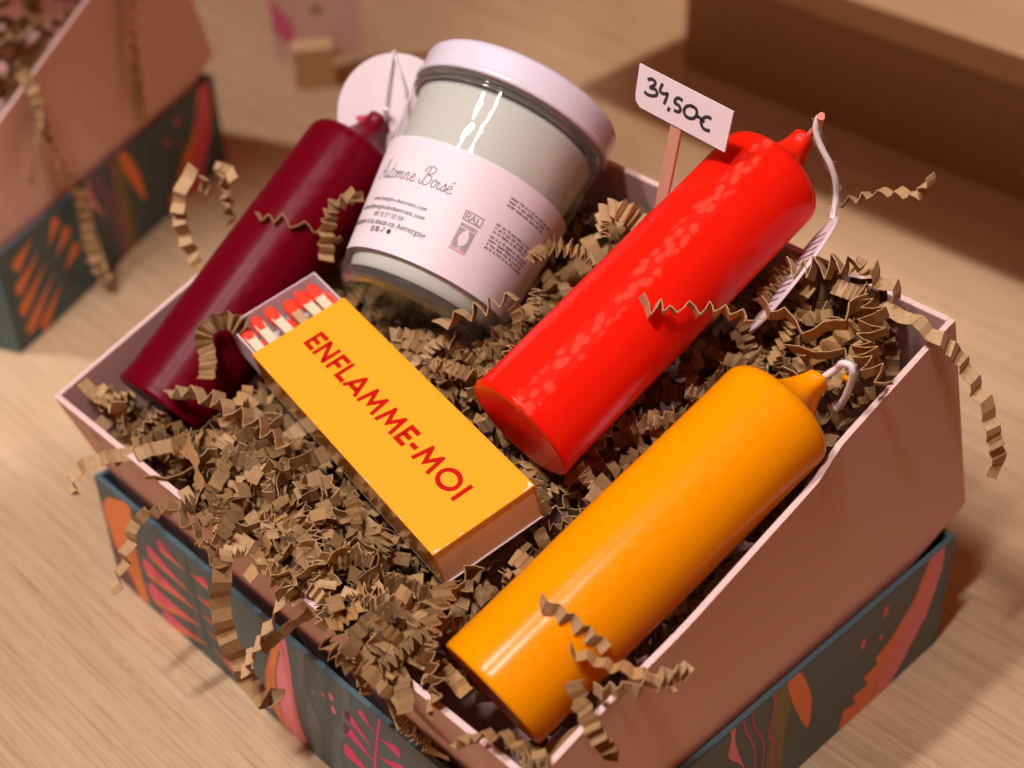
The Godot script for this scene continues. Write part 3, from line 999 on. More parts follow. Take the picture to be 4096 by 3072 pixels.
	stroke(st, smooth(PackedVector2Array([Vector2(ix + 0.85, iy + 0.16), Vector2(ix + 0.77, iy + 0.22), Vector2(ix + 0.76, iy + 0.07), Vector2(ix + 0.7, iy + 0.02), Vector2(ix + 0.66, iy + 0.07), Vector2(ix + 0.71, iy + 0.11)])), 0.035, wrap)
	obj("icon", st, M.ink, lb)
	st = begin()
	poly(st, ellipse(Vector2(ix + 1.1, iy + 0.11), 0.11, 0.11), wrap)
	obj("icon", st, M.ink, lb)
	# framed mark with lines and a flame
	var x0 := 0.0
	var wd := 0.82
	st = begin()
	for e in [[x0, 2.76, x0 + wd, 2.795], [x0, 3.13, x0 + wd, 3.165], [x0, 2.796, x0 + 0.035, 3.129], [x0 + wd - 0.035, 2.796, x0 + wd, 3.129]]:
		for k in 8:
			var xa := lerpf(e[0], e[2], k / 8.0)
			var xb := lerpf(e[0], e[2], (k + 1) / 8.0)
			poly(st, PackedVector2Array([Vector2(xa, e[1]), Vector2(xb, e[1]), Vector2(xb, e[3]), Vector2(xa, e[3])]), wrap)
	text_shape(st, "RAL", "Droid Sans", wrap, Vector2(x0 + 0.09, 2.82), wd - 0.18, 0.27)
	obj("lettering", st, M.grey_ink, lb)
	st = begin()
	text_shape(st, "BOUGIES", "Droid Sans", wrap, Vector2(x0 + 0.06, 2.50), wd - 0.1, 0.15, 0.0, 700)
	obj("lettering", st, M.grey_ink, lb)
	st = begin()
	for row in 16:
		var y := 2.42 - row * 0.052
		var f := float(row) / 15.0
		var gap := 0.06 + 0.15 * sin(clampf(f * 1.15, 0, 1) * PI)
		var cx := x0 + 0.42 - 0.02 * f
		for seg in [[x0 + 0.04, cx - gap], [cx + gap, x0 + wd - 0.04]]:
			poly(st, PackedVector2Array([Vector2(seg[0], y), Vector2(seg[1], y), Vector2(seg[1], y + 0.028), Vector2(seg[0], y + 0.028)]), wrap)
	stroke(st, PackedVector2Array([Vector2(x0 + 0.4, 1.64), Vector2(x0 + 0.4, 1.74), Vector2(x0 + 0.46, 1.8)]), 0.025, wrap)
	obj("emblem", st, M.grey_ink, lb)
	st = begin()
	for y in [1.57, 1.52]:
		for k in 8:
			var xa := x0 + 0.02 + 0.095 * k
			poly(st, PackedVector2Array([Vector2(xa, y), Vector2(xa + 0.095, y), Vector2(xa + 0.095, y + 0.022), Vector2(xa, y + 0.022)]), wrap)
	obj("emblem", st, M.red_ink, lb)
	# two blocks of small print, too fine to read
	var rows := [4.42, 4.26, 4.10, 3.22, 3.06, 2.90, 2.68, 2.52, 2.36, 2.20]
	for k in rows.size():
		st = begin()
		var x := 19.5 * deg
		while x < 52.0 * deg:
			var wl := rng.randf_range(0.10, 0.42)
			var zz := PackedVector2Array()
			var q := 0.0
			var upn := false
			while q < wl:
				zz.append(Vector2(x + q, rows[k] + (0.085 if upn else 0.0) + (0.03 if rng.randf() < 0.15 else 0.0)))
				upn = not upn
				q += 0.034
			if zz.size() > 1:
				stroke(st, zz, 0.022, wrap, false)
			x += wl + 0.06
		obj("fine_print", st, M.grey_ink, lb)


func script_title(st: SurfaceTool, place: Callable, at: Vector2, width: float) -> void:
	# cursive «Automne Boisé» as pen strokes; x advances, height 1 = small letters
	var g := {
		"A": [1.9, [[0.0, 0.15, 0.25, -0.05, 0.6, 0.3, 1.0, 1.3, 1.45, 2.3, 1.55, 2.35, 1.5, 1.2, 1.55, 0.1, 1.8, 0.05], [0.55, 0.9, 1.1, 0.8, 1.6, 0.95]]],
		"u": [1.0, [[0.05, 0.9, 0.05, 0.2, 0.3, 0.0, 0.62, 0.35, 0.72, 0.95], [0.72, 0.95, 0.66, 0.15, 0.85, 0.0, 1.05, 0.2]]],
		"t": [0.75, [[0.42, 1.7, 0.2, 0.6, 0.22, 0.05, 0.5, 0.0, 0.75, 0.2], [0.0, 1.05, 0.65, 1.1]]],
		"o": [0.9, [[0.55, 0.9, 0.2, 0.85, 0.05, 0.4, 0.25, 0.02, 0.6, 0.15, 0.7, 0.55, 0.5, 0.9, 0.62, 0.75, 0.95, 0.8]]],
		"m": [1.55, [[0.05, 0.9, 0.05, 0.0], [0.05, 0.45, 0.3, 0.9, 0.5, 0.8, 0.52, 0.0], [0.52, 0.45, 0.8, 0.92, 1.02, 0.8, 1.0, 0.15, 1.2, 0.0, 1.5, 0.2]]],
		"n": [1.1, [[0.05, 0.9, 0.05, 0.0], [0.05, 0.45, 0.35, 0.92, 0.58, 0.8, 0.58, 0.15, 0.78, 0.0, 1.05, 0.2]]],
		"e": [0.9, [[0.08, 0.4, 0.5, 0.55, 0.55, 0.85, 0.3, 0.92, 0.06, 0.5, 0.2, 0.05, 0.55, 0.02, 0.88, 0.25]]],
		" ": [0.7, []],
		"B": [1.8, [[0.75, 2.2, 0.6, 1.2, 0.45, 0.2, 0.15, 0.0, -0.1, 0.25, 0.05, 0.5], [0.1, 1.5, 0.3, 2.1, 0.95, 2.35, 1.5, 2.05, 1.3, 1.5, 0.75, 1.25, 1.3, 1.15, 1.55, 0.7, 1.3, 0.15, 0.8, 0.0, 0.5, 0.3]]],
		"i": [0.55, [[0.12, 0.9, 0.08, 0.2, 0.25, 0.0, 0.55, 0.2], [0.17, 1.35, 0.18, 1.37]]],
		"s": [0.8, [[0.0, 0.1, 0.3, 0.6, 0.4, 0.95, 0.62, 0.4, 0.45, 0.02, 0.15, 0.08, 0.4, 0.0, 0.8, 0.2]]],
		"é": [0.9, [[0.08, 0.4, 0.5, 0.55, 0.55, 0.85, 0.3, 0.92, 0.06, 0.5, 0.2, 0.05, 0.55, 0.02, 0.88, 0.25], [0.35, 1.2, 0.62, 1.5]]],
	}
	var total := 0.0
	for ch in "Automne Boisé":
		total += g[ch][0]
	var k := width / total
	var x := at.x
	for ch in "Automne Boisé":
		for s in g[ch][1]:
			var pts := PackedVector2Array()
			for i in range(0, s.size(), 2):
				pts.append(Vector2(x + (s[i] + s[i + 1] * 0.12) * k, at.y + s[i + 1] * k * 1.15))
			stroke(st, smooth(pts, 4), 0.115 * k, place)
		x += g[ch][0] * k


# ---------------------------------------------------------------- matchbox and matches

func matchbox() -> void:
	var c := Vector3(14.98, 13.4, -7.126)
	var X := Vector3(0.17, -0.07, -0.98).normalized()
	var Y := Vector3(-0.99, 0.0, -0.17)
	Y = (Y - X * Y.dot(X)).normalized()
	var b := Basis(X, Y, X.cross(Y))   # x across, y along (open end), z up
	var w := 4.49
	var l := 13.69
	var h := 1.90
	var op := 2.39
	var o := thing("matchbox", "yellow sliding matchbox with red lettering, open at its far end", "matchbox", Vector3.ZERO)
	o.transform = TR * Transform3D(b, c * CM)
	solids.append(["box", Transform3D(b, c).affine_inverse(), Vector3(-w / 2, -l / 2, -h), Vector3(w / 2, l / 2 + op, 0)])
	var t := 0.07
	var st := begin()
	# sleeve: top and bottom in yellow card, open at both ends
	box(st, Vector3(-w / 2, -l / 2, -t) * CM, Vector3(w / 2, l / 2, 0) * CM, 0.035 * CM)
	var sl := obj("sleeve", st, M.yellow, o)
	st = begin()
	box(st, Vector3(-w / 2, -l / 2 - 0.01, -h) * CM, Vector3(w / 2, l / 2, -h + t) * CM, 0.03 * CM)
	obj("sleeve_bottom", st, M.white_board, o)
	for s in [-1.0, 1.0]:
		st = begin()
		var xa: float = (w / 2 - t + 0.002) if s > 0 else -w / 2 + 0.002
		box(st, Vector3(xa, -l / 2 + 0.004, -h + t * 0.55) * CM, Vector3(xa + t - 0.004, l / 2 - 0.004, -t * 0.55) * CM, 0.01 * CM)
		obj("sleeve_side", st, M.yellow_gloss, o)
	# worn white corner scuffs at the near end of the sleeve
	st = begin()
	var flat := func(p: Vector2) -> Array: return [Vector3(p.x, p.y, 0.006) * CM, Vector3.BACK]
	poly(st, PackedVector2Array([Vector2(1.75, -l / 2 + 0.04), Vector2(2.18, -l / 2 + 0.04), Vector2(2.15, -l / 2 + 0.3), Vector2(2.02, -l / 2 + 0.1)]), flat)
	poly(st, PackedVector2Array([Vector2(-2.18, -l / 2 + 0.03), Vector2(-1.8, -l / 2 + 0.03), Vector2(-2.1, -l / 2 + 0.12)]), flat)
	for k in 9:
		var nx := rng.randf_range(-2.0, 2.1)
		var nw := rng.randf_range(0.05, 0.22)
		poly(st, PackedVector2Array([Vector2(nx, -l / 2 + 0.03), Vector2(nx + nw, -l / 2 + 0.03), Vector2(nx + nw * rng.randf_range(0.3, 0.8), -l / 2 + rng.randf_range(0.05, 0.09))]), flat)
	for k in 6:
		var ny := rng.randf_range(-l / 2, l / 2)
		var nl := rng.randf_range(0.1, 0.5)
		poly(st, PackedVector2Array([Vector2(-w / 2 + 0.03, ny), Vector2(-w / 2 + 0.05, ny + nl * 0.5), Vector2(-w / 2 + 0.03, ny + nl)]), flat)
	obj("scuff", st, M.white_board, sl)
	st = begin()
	for e in [[1.2, -3.1], [0.5, -0.6], [-1.3, 1.4], [1.7, 2.2], [-0.9, -3.9], [1.4, 4.9]]:
		var sp := Vector2(e[0], e[1])
		stroke(st, PackedVector2Array([sp, sp + Vector2(0.02, 0.09)]), 0.018, flat, false)
	obj("speck", st, M.match_brown, sl)
	# lettering: reads from the open end to the near end; letter tops towards +x
	var flip := func(p: Vector2) -> Array: return [Vector3(-0.375 + p.y, 5.82 - p.x, 0.007) * CM, Vector3.BACK]
	letters("ENFLAMME-MOI", sl, flip, 11.27, 0.92)
	# sliding drawer
	st = begin()
	var dw := w / 2 - t - 0.03
	var y0 := -l / 2 + op
	var y1 := l / 2 + op
	var z0 := -h + t + 0.03
	var z1 := -t - 0.04
	box(st, Vector3(-dw, y0, z0) * CM, Vector3(dw, y1, z0 + 0.06) * CM)
	for s in [-1.0, 1.0]:
		var xa: float = dw - 0.06 if s > 0 else -dw
		box(st, Vector3(xa, y0, z0 + 0.061) * CM, Vector3(xa + 0.06, y1, z1) * CM, 0.01 * CM)
	box(st, Vector3(-dw + 0.061, y1 - 0.06, z0 + 0.061) * CM, Vector3(dw - 0.061, y1, z1) * CM, 0.01 * CM)
	box(st, Vector3(-dw + 0.061, y0, z0 + 0.061) * CM, Vector3(dw - 0.061, y0 + 0.06, z1) * CM, 0.01 * CM)
	obj("drawer", st, M.white_board, o)
	# white end flap seen at the near end, set back in the sleeve; yellow bounce light is painted into its colour
	st = begin()
	box(st, Vector3(-w / 2 + t + 0.01, -l / 2 + 0.05, -h + t + 0.005) * CM, Vector3(w / 2 - t - 0.01, -l / 2 + 0.11, -t - 0.005) * CM)
	obj("end_flap", st, M.end_card_bounce, o)
	# matches lie in the drawer: [x, y of head tip, depth, brown]
	var words := ["nearest the left corner of the drawer", "second from the left in the drawer", "third from the left in the drawer, head highest", "with a browned stick, in the middle of the drawer", "fifth from the left in the drawer", "last but one on the right, high in the drawer", "lying low against the right wall of the drawer", "low down under the others on the left", "low down between the two middle matches", "low down beside the fifth match"]
	var ms := [[-1.74, 8.98, -0.42, 0], [-1.10, 9.02, -0.38, 0], [-0.42, 9.0, -0.34, 0], [0.42, 8.86, -0.42, 1], [1.0, 8.92, -0.36, 0], [1.58, 8.84, -0.33, 0], [1.90, 8.5, -0.85, 0], [-1.42, 8.1, -0.95, 0], [0.0, 8.3, -0.92, 0], [1.3, 8.2, -0.88, 0]]
	for k in ms.size():
		var m: Array = ms[k]
		var mt := thing("match", "red tipped wooden match " + words[k], "match", Vector3.ZERO, "matches in the yellow matchbox")
		var lean := Basis(Vector3(0, 0, 1), rng.randf_range(-0.04, 0.02)) * Basis(Vector3(1, 0, 0), rng.randf_range(-0.012, 0.0))
		mt.transform = TR * Transform3D(b, c * CM) * Transform3D(lean, Vector3(m[0], m[1], m[2]) * CM)
		st = begin()
		box(st, Vector3(-0.21, -8.0, -0.21) * CM, Vector3(0.21, -0.6, 0.21) * CM, 0.03 * CM)
		obj("stick", st, M.match_brown if m[3] else M.match_wood, mt)
		st = begin()
		var hr := rng.randf_range(0.265, 0.30)
		var hl := rng.randf_range(0.9, 1.15)
		lathe(st, [Vector2(0.2, -hl - 0.05) * CM, Vector2(hr * 0.95, -hl) * CM, Vector2(hr, -hl * 0.8) * CM, Vector2(hr * 1.06, -hl * 0.45) * CM, Vector2(hr * 0.92, -hl * 0.16) * CM, Vector2(hr * 0.5, -0.025) * CM, Vector2(0, 0) * CM], Basis(Vector3.RIGHT, 0.0), Vector3.ZERO, 18)
		obj("match_head", st, M.match_red, mt)


func letters(s: String, parent: Node3D, place: Callable, width: float, ht: float) -> void:
	var k := 0.215   # stroke over cap height
	var h := k / 2
	var g := {
		"E": [0.62, [[0.56, 1 - h, h, 1 - h, h, h, 0.56, h], [h, 0.5, 0.5, 0.5]]],
		"N": [0.88, [[h, 0, h, 1], [h + 0.02, 0.93, 0.78 - h, 0.07], [0.78 - h, 0, 0.78 - h, 1]]],
		"F": [0.58, [[0.54, 1 - h, h, 1 - h, h, 0], [h, 0.46, 0.48, 0.46]]],
		"L": [0.56, [[h, 1, h, h, 0.52, h]]],
		"A": [0.92, [[0.07, 0, 0.44, 0.92, 0.81, 0], [0.22, 0.27, 0.66, 0.27]]],
		"M": [1.14, [[0.1, 0, 0.23, 0.9, 0.53, 0.28, 0.83, 0.9, 0.96, 0]]],
		"-": [0.46, [[0.04, 0.4, 0.36, 0.4]]],
		"O": [1.08, []],
		"I": [0.3, [[0.15, 0, 0.15, 1]]],
	}
	var tot := 0.0
	for ch in s:
		tot += g[ch][0]
	var sx := width / tot
	var x := 0.0
	for ch in s:
		var st := begin()
		for l in g[ch][1]:
			var pts := PackedVector2Array()
			for i in range(0, l.size(), 2):
				pts.append(Vector2((x + l[i]) * sx, l[i + 1] * ht))
			for p in Geometry2D.offset_polyline(pts, ht * k / 2, Geometry2D.JOIN_MITER, Geometry2D.END_BUTT):
				var cl := Geometry2D.intersect_polygons(p, PackedVector2Array([Vector2(-1, 0), Vector2(99, 0), Vector2(99, ht), Vector2(-1, ht)]))
				for q in cl:
					poly(st, q, place)
		if ch == "O":
			for i in 40:
				var a := TAU * i / 40
				var b := TAU * (i + 1) / 40
				var cc := Vector2((x + 0.51) * sx, 0.5 * ht)
				var ro := Vector2(0.5 * sx, 0.53 * ht)
				var ri := ro - Vector2(k, k) * ht
				poly(st, PackedVector2Array([cc + ro * Vector2(cos(a), sin(a)), cc + ro * Vector2(cos(b), sin(b)), cc + ri * Vector2(cos(b), sin(b)), cc + ri * Vector2(cos(a), sin(a))]), place)
		obj("letter", st, M.match_letter, parent)
		x += g[ch][0]


# ---------------------------------------------------------------- price sign, card holder

func price_sign() -> void:
	var c := Vector3(18.54, 18.64, -22.0)
	var x := Vector3(1.0, -0.09, 0.02).normalized()
	var y := Vector3(0.09, 0.91, -0.41)
	y = (y - x * y.dot(x)).normalized()
	var o := thing("price_sign", "white price card on a wooden stick, hand lettered 34,50€", "price sign", Vector3.ZERO)
	o.transform = TR * Transform3D(Basis(x, y, x.cross(y)), c * CM)
	var w := 4.6
	var h := 1.67
	var pts := PackedVector2Array([Vector2(w / 2, -h / 2), Vector2(w / 2, h / 2), Vector2(-w / 2, h / 2), Vector2(-w / 2 + 0.05, -h / 2 + 0.45), Vector2(-w / 2 + 0.12, -h / 2 + 0.18), Vector2(-w / 2 + 0.38, -h / 2)])
	var st := begin()
	poly(st, pts, func(p: Vector2) -> Array: return [Vector3(p.x, p.y, 0.03) * CM, Vector3.BACK])
	var rev := pts.duplicate()
	for p in [0]:
		var tri := Geometry2D.triangulate_polygon(rev)
		for k in range(0, tri.size(), 3):
			st.set_normal(Vector3.FORWARD)
			for m in [tri[k], tri[k + 1], tri[k + 2]]:
				st.add_vertex(Vector3(rev[m].x, rev[m].y, -0.03) * CM)
	for k in pts.size():
		var a := pts[k]
		var b := pts[(k + 1) % pts.size()]
		quad(st, Vector3(a.x, a.y, -0.03) * CM, Vector3(b.x, b.y, -0.03) * CM, Vector3(b.x, b.y, 0.03) * CM, Vector3(a.x, a.y, 0.03) * CM)
	var card := obj("card", st, M.card, o)
	var ink := func(p: Vector2) -> Array: return [Vector3(-w / 2 + p.x * w, h / 2 - p.y * h, 0.036) * CM, Vector3.BACK]
	var real := func(p: Vector2) -> Array: return [Vector3(p.x, p.y, 0.036) * CM, Vector3.BACK]
	var digits := {
		"digit_three": [[0.11, 0.27, 0.15, 0.21, 0.19, 0.23, 0.19, 0.31, 0.15, 0.42, 0.20, 0.40, 0.23, 0.45, 0.225, 0.53, 0.18, 0.59, 0.13, 0.61, 0.10, 0.57]],
		"digit_four": [[0.27, 0.18, 0.255, 0.33, 0.265, 0.40, 0.30, 0.40, 0.33, 0.36], [0.335, 0.32, 0.335, 0.44, 0.32, 0.64]],
		"comma": [[0.385, 0.64, 0.37, 0.75]],
		"digit_five": [[0.50, 0.34, 0.46, 0.32, 0.43, 0.37, 0.425, 0.47, 0.47, 0.49, 0.495, 0.56, 0.475, 0.64, 0.43, 0.65]],
		"digit_zero": [[0.59, 0.35, 0.64, 0.36, 0.66, 0.45, 0.645, 0.58, 0.60, 0.65, 0.55, 0.63, 0.53, 0.52, 0.55, 0.41, 0.59, 0.35, 0.61, 0.35]],
		"euro_sign": [[0.81, 0.42, 0.78, 0.40, 0.74, 0.46, 0.715, 0.58, 0.735, 0.68, 0.77, 0.72, 0.82, 0.69], [0.655, 0.53, 0.69, 0.515, 0.75, 0.57]],
	}
	for d in digits:
		st = begin()
		for l in digits[d]:
			var q := PackedVector2Array()
			for i in range(0, l.size(), 2):
				q.append(Vector2(-w / 2 + l[i] * w, h / 2 - l[i + 1] * h))
			stroke(st, smooth(q, 5), 0.14, real)
		obj(d, st, M.ink, card)
	st = begin()
	box(st, Vector3(-0.42, -6.6, -0.20) * CM, Vector3(0.12, -h / 2 + 0.6, -0.035) * CM, 0.03 * CM)
	obj("stick", st, M.stick_wood, o)


func card_holder() -> void:
	var o := thing("card_holder", "small wooden block holding an upright pink printed card, far behind", "card holder", Vector3(-0.345, 0, -0.392))
	o.rotation.y = atan2(0.81, 0.58)
	var st := begin()
	box(st, Vector3(-1.5, 0, -0.9) * CM, Vector3(1.5, 3.2, 0.9) * CM, 0.08 * CM)
	obj("block", st, M.block_wood, o)
	st = begin()
	var t := Transform3D(Basis(Vector3.RIGHT, -0.12), Vector3(0.5, 1.6, -1.0) * CM)
	box(st, Vector3(-3.3, 0, -0.05) * CM, Vector3(3.2, 9.5, 0.05) * CM, 0.02 * CM, t)
	var card := obj("card", st, M.pale_pink, o)
	var flat := func(p: Vector2) -> Array: return [t * (Vector3(p.x, p.y, 0.06) * CM), t.basis * Vector3.BACK]
	st = begin()
	poly(st, PackedVector2Array([Vector2(-3.2, 4.9), Vector2(-3.1, 2.2), Vector2(-2.2, 1.2), Vector2(-1.6, 1.5), Vector2(-1.7, 2.8)]), flat)
	obj("leaf_print", st, M.hot_pink, card)
	st = begin()
	poly(st, ellipse(Vector2(0.1, 3.6), 0.42, 0.4), flat)
	obj("dot_print", st, M.soft_grey, card)
	st = begin()
	for e in [[-1.7, 0.4], [0.6, 1.3]]:
		poly(st, PackedVector2Array([Vector2(e[0], 5.2), Vector2(e[1], 5.2), Vector2(e[1], 5.5), Vector2(e[0], 5.5)]), flat)
	obj("text_line", st, M.soft_grey, card)


# ---------------------------------------------------------------- crinkled kraft paper

# ribbon folded in zigzag along a path (tray centimetres); returns its fold lines [left, right]
func crinkle(path: PackedVector3Array, wide: Vector3, width: float, pitch: float, amp: float, twist: float) -> Array:
	var pts := PackedVector3Array()
	# resample to half-pitch steps
	var step := pitch / 2.0
	var acc := 0.0
	var i := 0
	pts.append(path[0])
	var last := path[0]
	var want := step * rng.randf_range(0.75, 1.25)
	while i < path.size() - 1:
		var d := last.distance_to(path[i + 1])
		if acc + d >= want:
			last = last.move_toward(path[i + 1], want - acc)
			pts.append(last)
			acc = 0.0
			want = step * rng.randf_range(0.5, 1.5)
		else:
			acc += d
			last = path[i + 1]
			i += 1
	var out := []
	var b := wide
	var sgn := 1.0
	var env := 1.0
	for k in pts.size():
		env = clampf(env + rng.randf_range(-0.3, 0.3), 0.45, 1.25)
		var t := (pts[mini(k + 1, pts.size() - 1)] - pts[maxi(k - 1, 0)])
		if t.length() < 1e-6:
			continue
		t = t.normalized()
		b = b - t * b.dot(t)
		if b.length() < 0.05:
			b = t.cross(Vector3(0.3, 0.9, 0.2))
		b = b.normalized()
		b = b.rotated(t, twist + rng.randf_range(-0.10, 0.10))
		var n := b.cross(t)
		var p := pts[k] + n * (amp * env * sgn * rng.randf_range(0.6, 1.3)) + t * rng.randf_range(-0.25, 0.25) * step
		var bb := (b + t * rng.randf_range(-0.14, 0.14)).normalized()
		out.append([p - bb * width / 2, p + bb * width / 2])
		sgn = -sgn
	return out


# ribbon with thickness from its fold lines
func ribbon(st: SurfaceTool, folds: Array, thick: float, t := Transform3D.IDENTITY) -> void:
	for k in folds.size() - 1:
		var a: Vector3 = folds[k][0]
		var b: Vector3 = folds[k][1]
		var c: Vector3 = folds[k + 1][1]
		var d: Vector3 = folds[k + 1][0]
		var n := (b - a).cross(d - a)
		if n.length() < 1e-7:
			continue
		n = n.normalized() * thick / 2
		# slight bow of each panel: a middle line pushed along the normal
		var bow := n.normalized() * a.distance_to(d) * 0.07 * (1.0 if k % 2 == 0 else -1.0)
		var e := (a + d) / 2 + bow
		var f := (b + c) / 2 + bow
		for s in [[a, b, f, e], [e, f, c, d]]:
			var q := []
			for p in s:
				q.append(p)
			quad(st, t * ((q[0] + n) * CM), t * ((q[1] + n) * CM), t * ((q[2] + n) * CM), t * ((q[3] + n) * CM))
			quad(st, t * ((q[1] - n) * CM), t * ((q[0] - n) * CM), t * ((q[3] - n) * CM), t * ((q[2] - n) * CM))
			quad(st, t * ((q[0] - n) * CM), t * ((q[0] + n) * CM), t * ((q[3] + n) * CM), t * ((q[3] - n) * CM))
			quad(st, t * ((q[1] + n) * CM), t * ((q[1] - n) * CM), t * ((q[2] - n) * CM), t * ((q[2] + n) * CM))
		if k == 0:
			quad(st, t * ((a - n) * CM), t * ((b - n) * CM), t * ((b + n) * CM), t * ((a + n) * CM))
		if k == folds.size() - 2:
			quad(st, t * ((d + n) * CM), t * ((c + n) * CM), t * ((c - n) * CM), t * ((d - n) * CM))


func place_strip(folds: Array, frame: Transform3D, label: String, group: String, tone := -1) -> MeshInstance3D:
	var c := Vector3.ZERO
	for f in folds:
		c += f[0] + f[1]
	c /= folds.size() * 2.0
	var rel := []
	for f in folds:
		rel.append([f[0] - c, f[1] - c])
	var st := begin()
	ribbon(st, rel, 0.032)
	var o := obj("paper_strip", st, M.kraft[rng.randi() % 5 if tone < 0 else tone])
	o.transform = frame * Transform3D(Basis.IDENTITY, c * CM)
	tag(o, label, "paper strip", group)
	return o


func hero(label: String, pts: Array, wide: Vector3, width := 0.62, pitch := 0.75, amp := 0.19, twist := 0.0, tone := -1) -> void:
	place_strip(crinkle(smooth3(pts, 8), wide, width, pitch, amp, twist), TR, label, "crinkled kraft paper strips", tone)


func hero_strips() -> void:
	var up := Vector3.UP
	hero("long kraft strip hanging over the right wall near the far corner", [Vector3(26.3, 12.5, -21.0), Vector3(27.2, 12.75, -21.6), Vector3(28.4, 12.75, -21.75), Vector3(29.55, 12.45, -21.75), Vector3(30.15, 11.0, -22.3), Vector3(30.9, 9.9, -22.2), Vector3(31.5, 9.0, -22.0), Vector3(31.8, 8.2, -21.8), Vector3(31.95, 7.4, -21.8), Vector3(32.0, 6.4, -21.8), Vector3(31.9, 6.0, -21.2)], Vector3(0.1, 0.2, -1), 0.62, 0.95, 0.16, 0.0, 2)
	hero("kraft strip reaching out over the front wall, leftmost of the front", [Vector3(7.9, 12.5, -1.4), Vector3(7.2, 12.55, -0.9), Vector3(6.2, 12.0, -0.31), Vector3(5.2, 11.9, 0.34), Vector3(4.4, 11.65, 1.06), Vector3(3.8, 11.34, 1.66), Vector3(3.7, 10.8, 2.1), Vector3(3.75, 10.2, 2.5)], Vector3(0.3, 0.6, -0.75), 0.55, 0.85, 0.17, 0.06, 2)
	hero("thin twisted kraft strip dangling before the orange leaf print", [Vector3(10.6, 12.0, -0.5), Vector3(9.6, 11.75, 0.2), Vector3(8.8, 11.38, 0.66), Vector3(8.0, 11.04, 1.61), Vector3(8.0, 10.5, 2.2), Vector3(8.0, 10.02, 2.68), Vector3(8.0, 9.46, 3.31), Vector3(8.0, 8.76, 4.0)], Vector3(0.5, 0.3, 0.8), 0.5, 0.95, 0.2, 0.16, 0)
	hero("wide kraft strip looping down before the fern print to the table", [Vector3(15.2, 12.9, -1.3), Vector3(14.3, 12.9, -0.85), Vector3(13.4, 12.5, -0.02), Vector3(13.3, 11.22, 1.07), Vector3(13.3, 9.93, 1.87), Vector3(13.6, 7.95, 2.52), Vector3(14.0, 6.78, 2.69), Vector3(14.2, 6.07, 3.09), Vector3(14.8, 5.79, 2.97), Vector3(15.4, 6.06, 2.32), Vector3(15.4, 5.5, 2.9)], Vector3(0.9, 0.25, -0.35), 0.78, 1.5, 0.16, 0.02, 1)
	hero("kraft strip slanting down to the left in front of the orange swoosh print", [Vector3(17.9, 12.6, -1.2), Vector3(17.2, 12.4, -0.6), Vector3(16.6, 11.8, -0.08), Vector3(16.2, 10.88, 0.98), Vector3(15.6, 9.6, 1.84), Vector3(14.9, 8.38, 2.37), Vector3(14.6, 7.2, 3.0)], Vector3(0.8, 0.2, -0.5), 0.7, 1.1, 0.15, 0.0, 2)
	hero("narrow kraft strip seen on edge, crossing the slanting strip", [Vector3(18.6, 11.8, -1.4), Vector3(17.8, 11.5, -0.5), Vector3(17.2, 10.8, 0.21), Vector3(16.3, 9.91, 1.31), Vector3(15.2, 8.67, 2.1)], Vector3(0.1, 0.9, 0.4), 0.5, 1.1, 0.10, 0.08, 3)
	hero("short kraft strip lying across the orange candle near its foot, upper one", [Vector3(26.25, 14.42, -4.35), Vector3(26.9, 14.3, -4.45), Vector3(27.6, 13.85, -4.6), Vector3(28.2, 13.25, -4.75), Vector3(28.8, 12.85, -4.85)], Vector3(0, 0.75, -0.6), 0.5, 0.7, 0.16, 0.0, 0)
	hero("kraft strip lying across the orange candle and out over the right wall", [Vector3(27.85, 13.5, -3.85), Vector3(28.5, 13.15, -4.2), Vector3(29.1, 12.9, -4.5), Vector3(29.8, 12.7, -4.85), Vector3(30.3, 12.2, -5.2), Vector3(30.5, 11.3, -5.7)], Vector3(0, 0.6, 0.75), 0.6, 0.62, 0.17, 0.0, 4)
	hero("kraft strip hanging down over the right wall below the orange candle", [Vector3(28.5, 13.1, -3.3), Vector3(29.0, 12.9, -2.93), Vector3(29.6, 12.9, -2.66), Vector3(30.1, 12.4, -2.45), Vector3(30.2, 11.4, -2.6), Vector3(30.1, 10.6, -2.5)], Vector3(0.3, 0.2, -0.9), 0.6, 0.45, 0.18, 0.03, 1)
	hero("short kraft strip end sticking out over the right wall", [Vector3(29.1, 12.8, -3.4), Vector3(29.7, 12.7, -3.9), Vector3(30.2, 12.5, -4.7), Vector3(30.4, 12.0, -5.6), Vector3(30.4, 11.3, -6.3)], Vector3(0.2, 0.8, -0.3), 0.6, 0.6, 0.16, 0.0, 2)
	hero("kraft strip folded across the lower right side of the red candle", [Vector3(22.0, 16.35, -14.95), Vector3(22.7, 15.95, -15.5), Vector3(23.3, 15.7, -16.1), Vector3(24.0, 15.45, -16.7), Vector3(24.8, 15.1, -17.2), Vector3(25.4, 14.7, -17.5)], Vector3(0.1, 0.9, 0.3), 0.75, 0.7, 0.28, 0.0, 2)
	hero("blurred kraft strip sticking up over the back wall beside the riser shadow", [Vector3(22.6, 12.8, -24.6), Vector3(23.3, 13.3, -25.2), Vector3(24.2, 13.7, -25.7), Vector3(25.2, 14.0, -26.0), Vector3(26.0, 14.3, -26.0), Vector3(26.6, 15.4, -26.2)], Vector3(0.2, 0.8, 0.5), 0.55, 0.8, 0.17, 0.03, 2)
	hero("kraft strip seen on edge as a zigzag on the burgundy candle", [Vector3(3.1, 14.85, -10.9), Vector3(4.0, 14.65, -11.4), Vector3(4.8, 14.25, -11.9), Vector3(5.6, 13.7, -12.3), Vector3(6.4, 13.4, -12.4)], Vector3(0.58, 0.74, 0.33), 0.4, 0.75, 0.22, 0.0, 0)
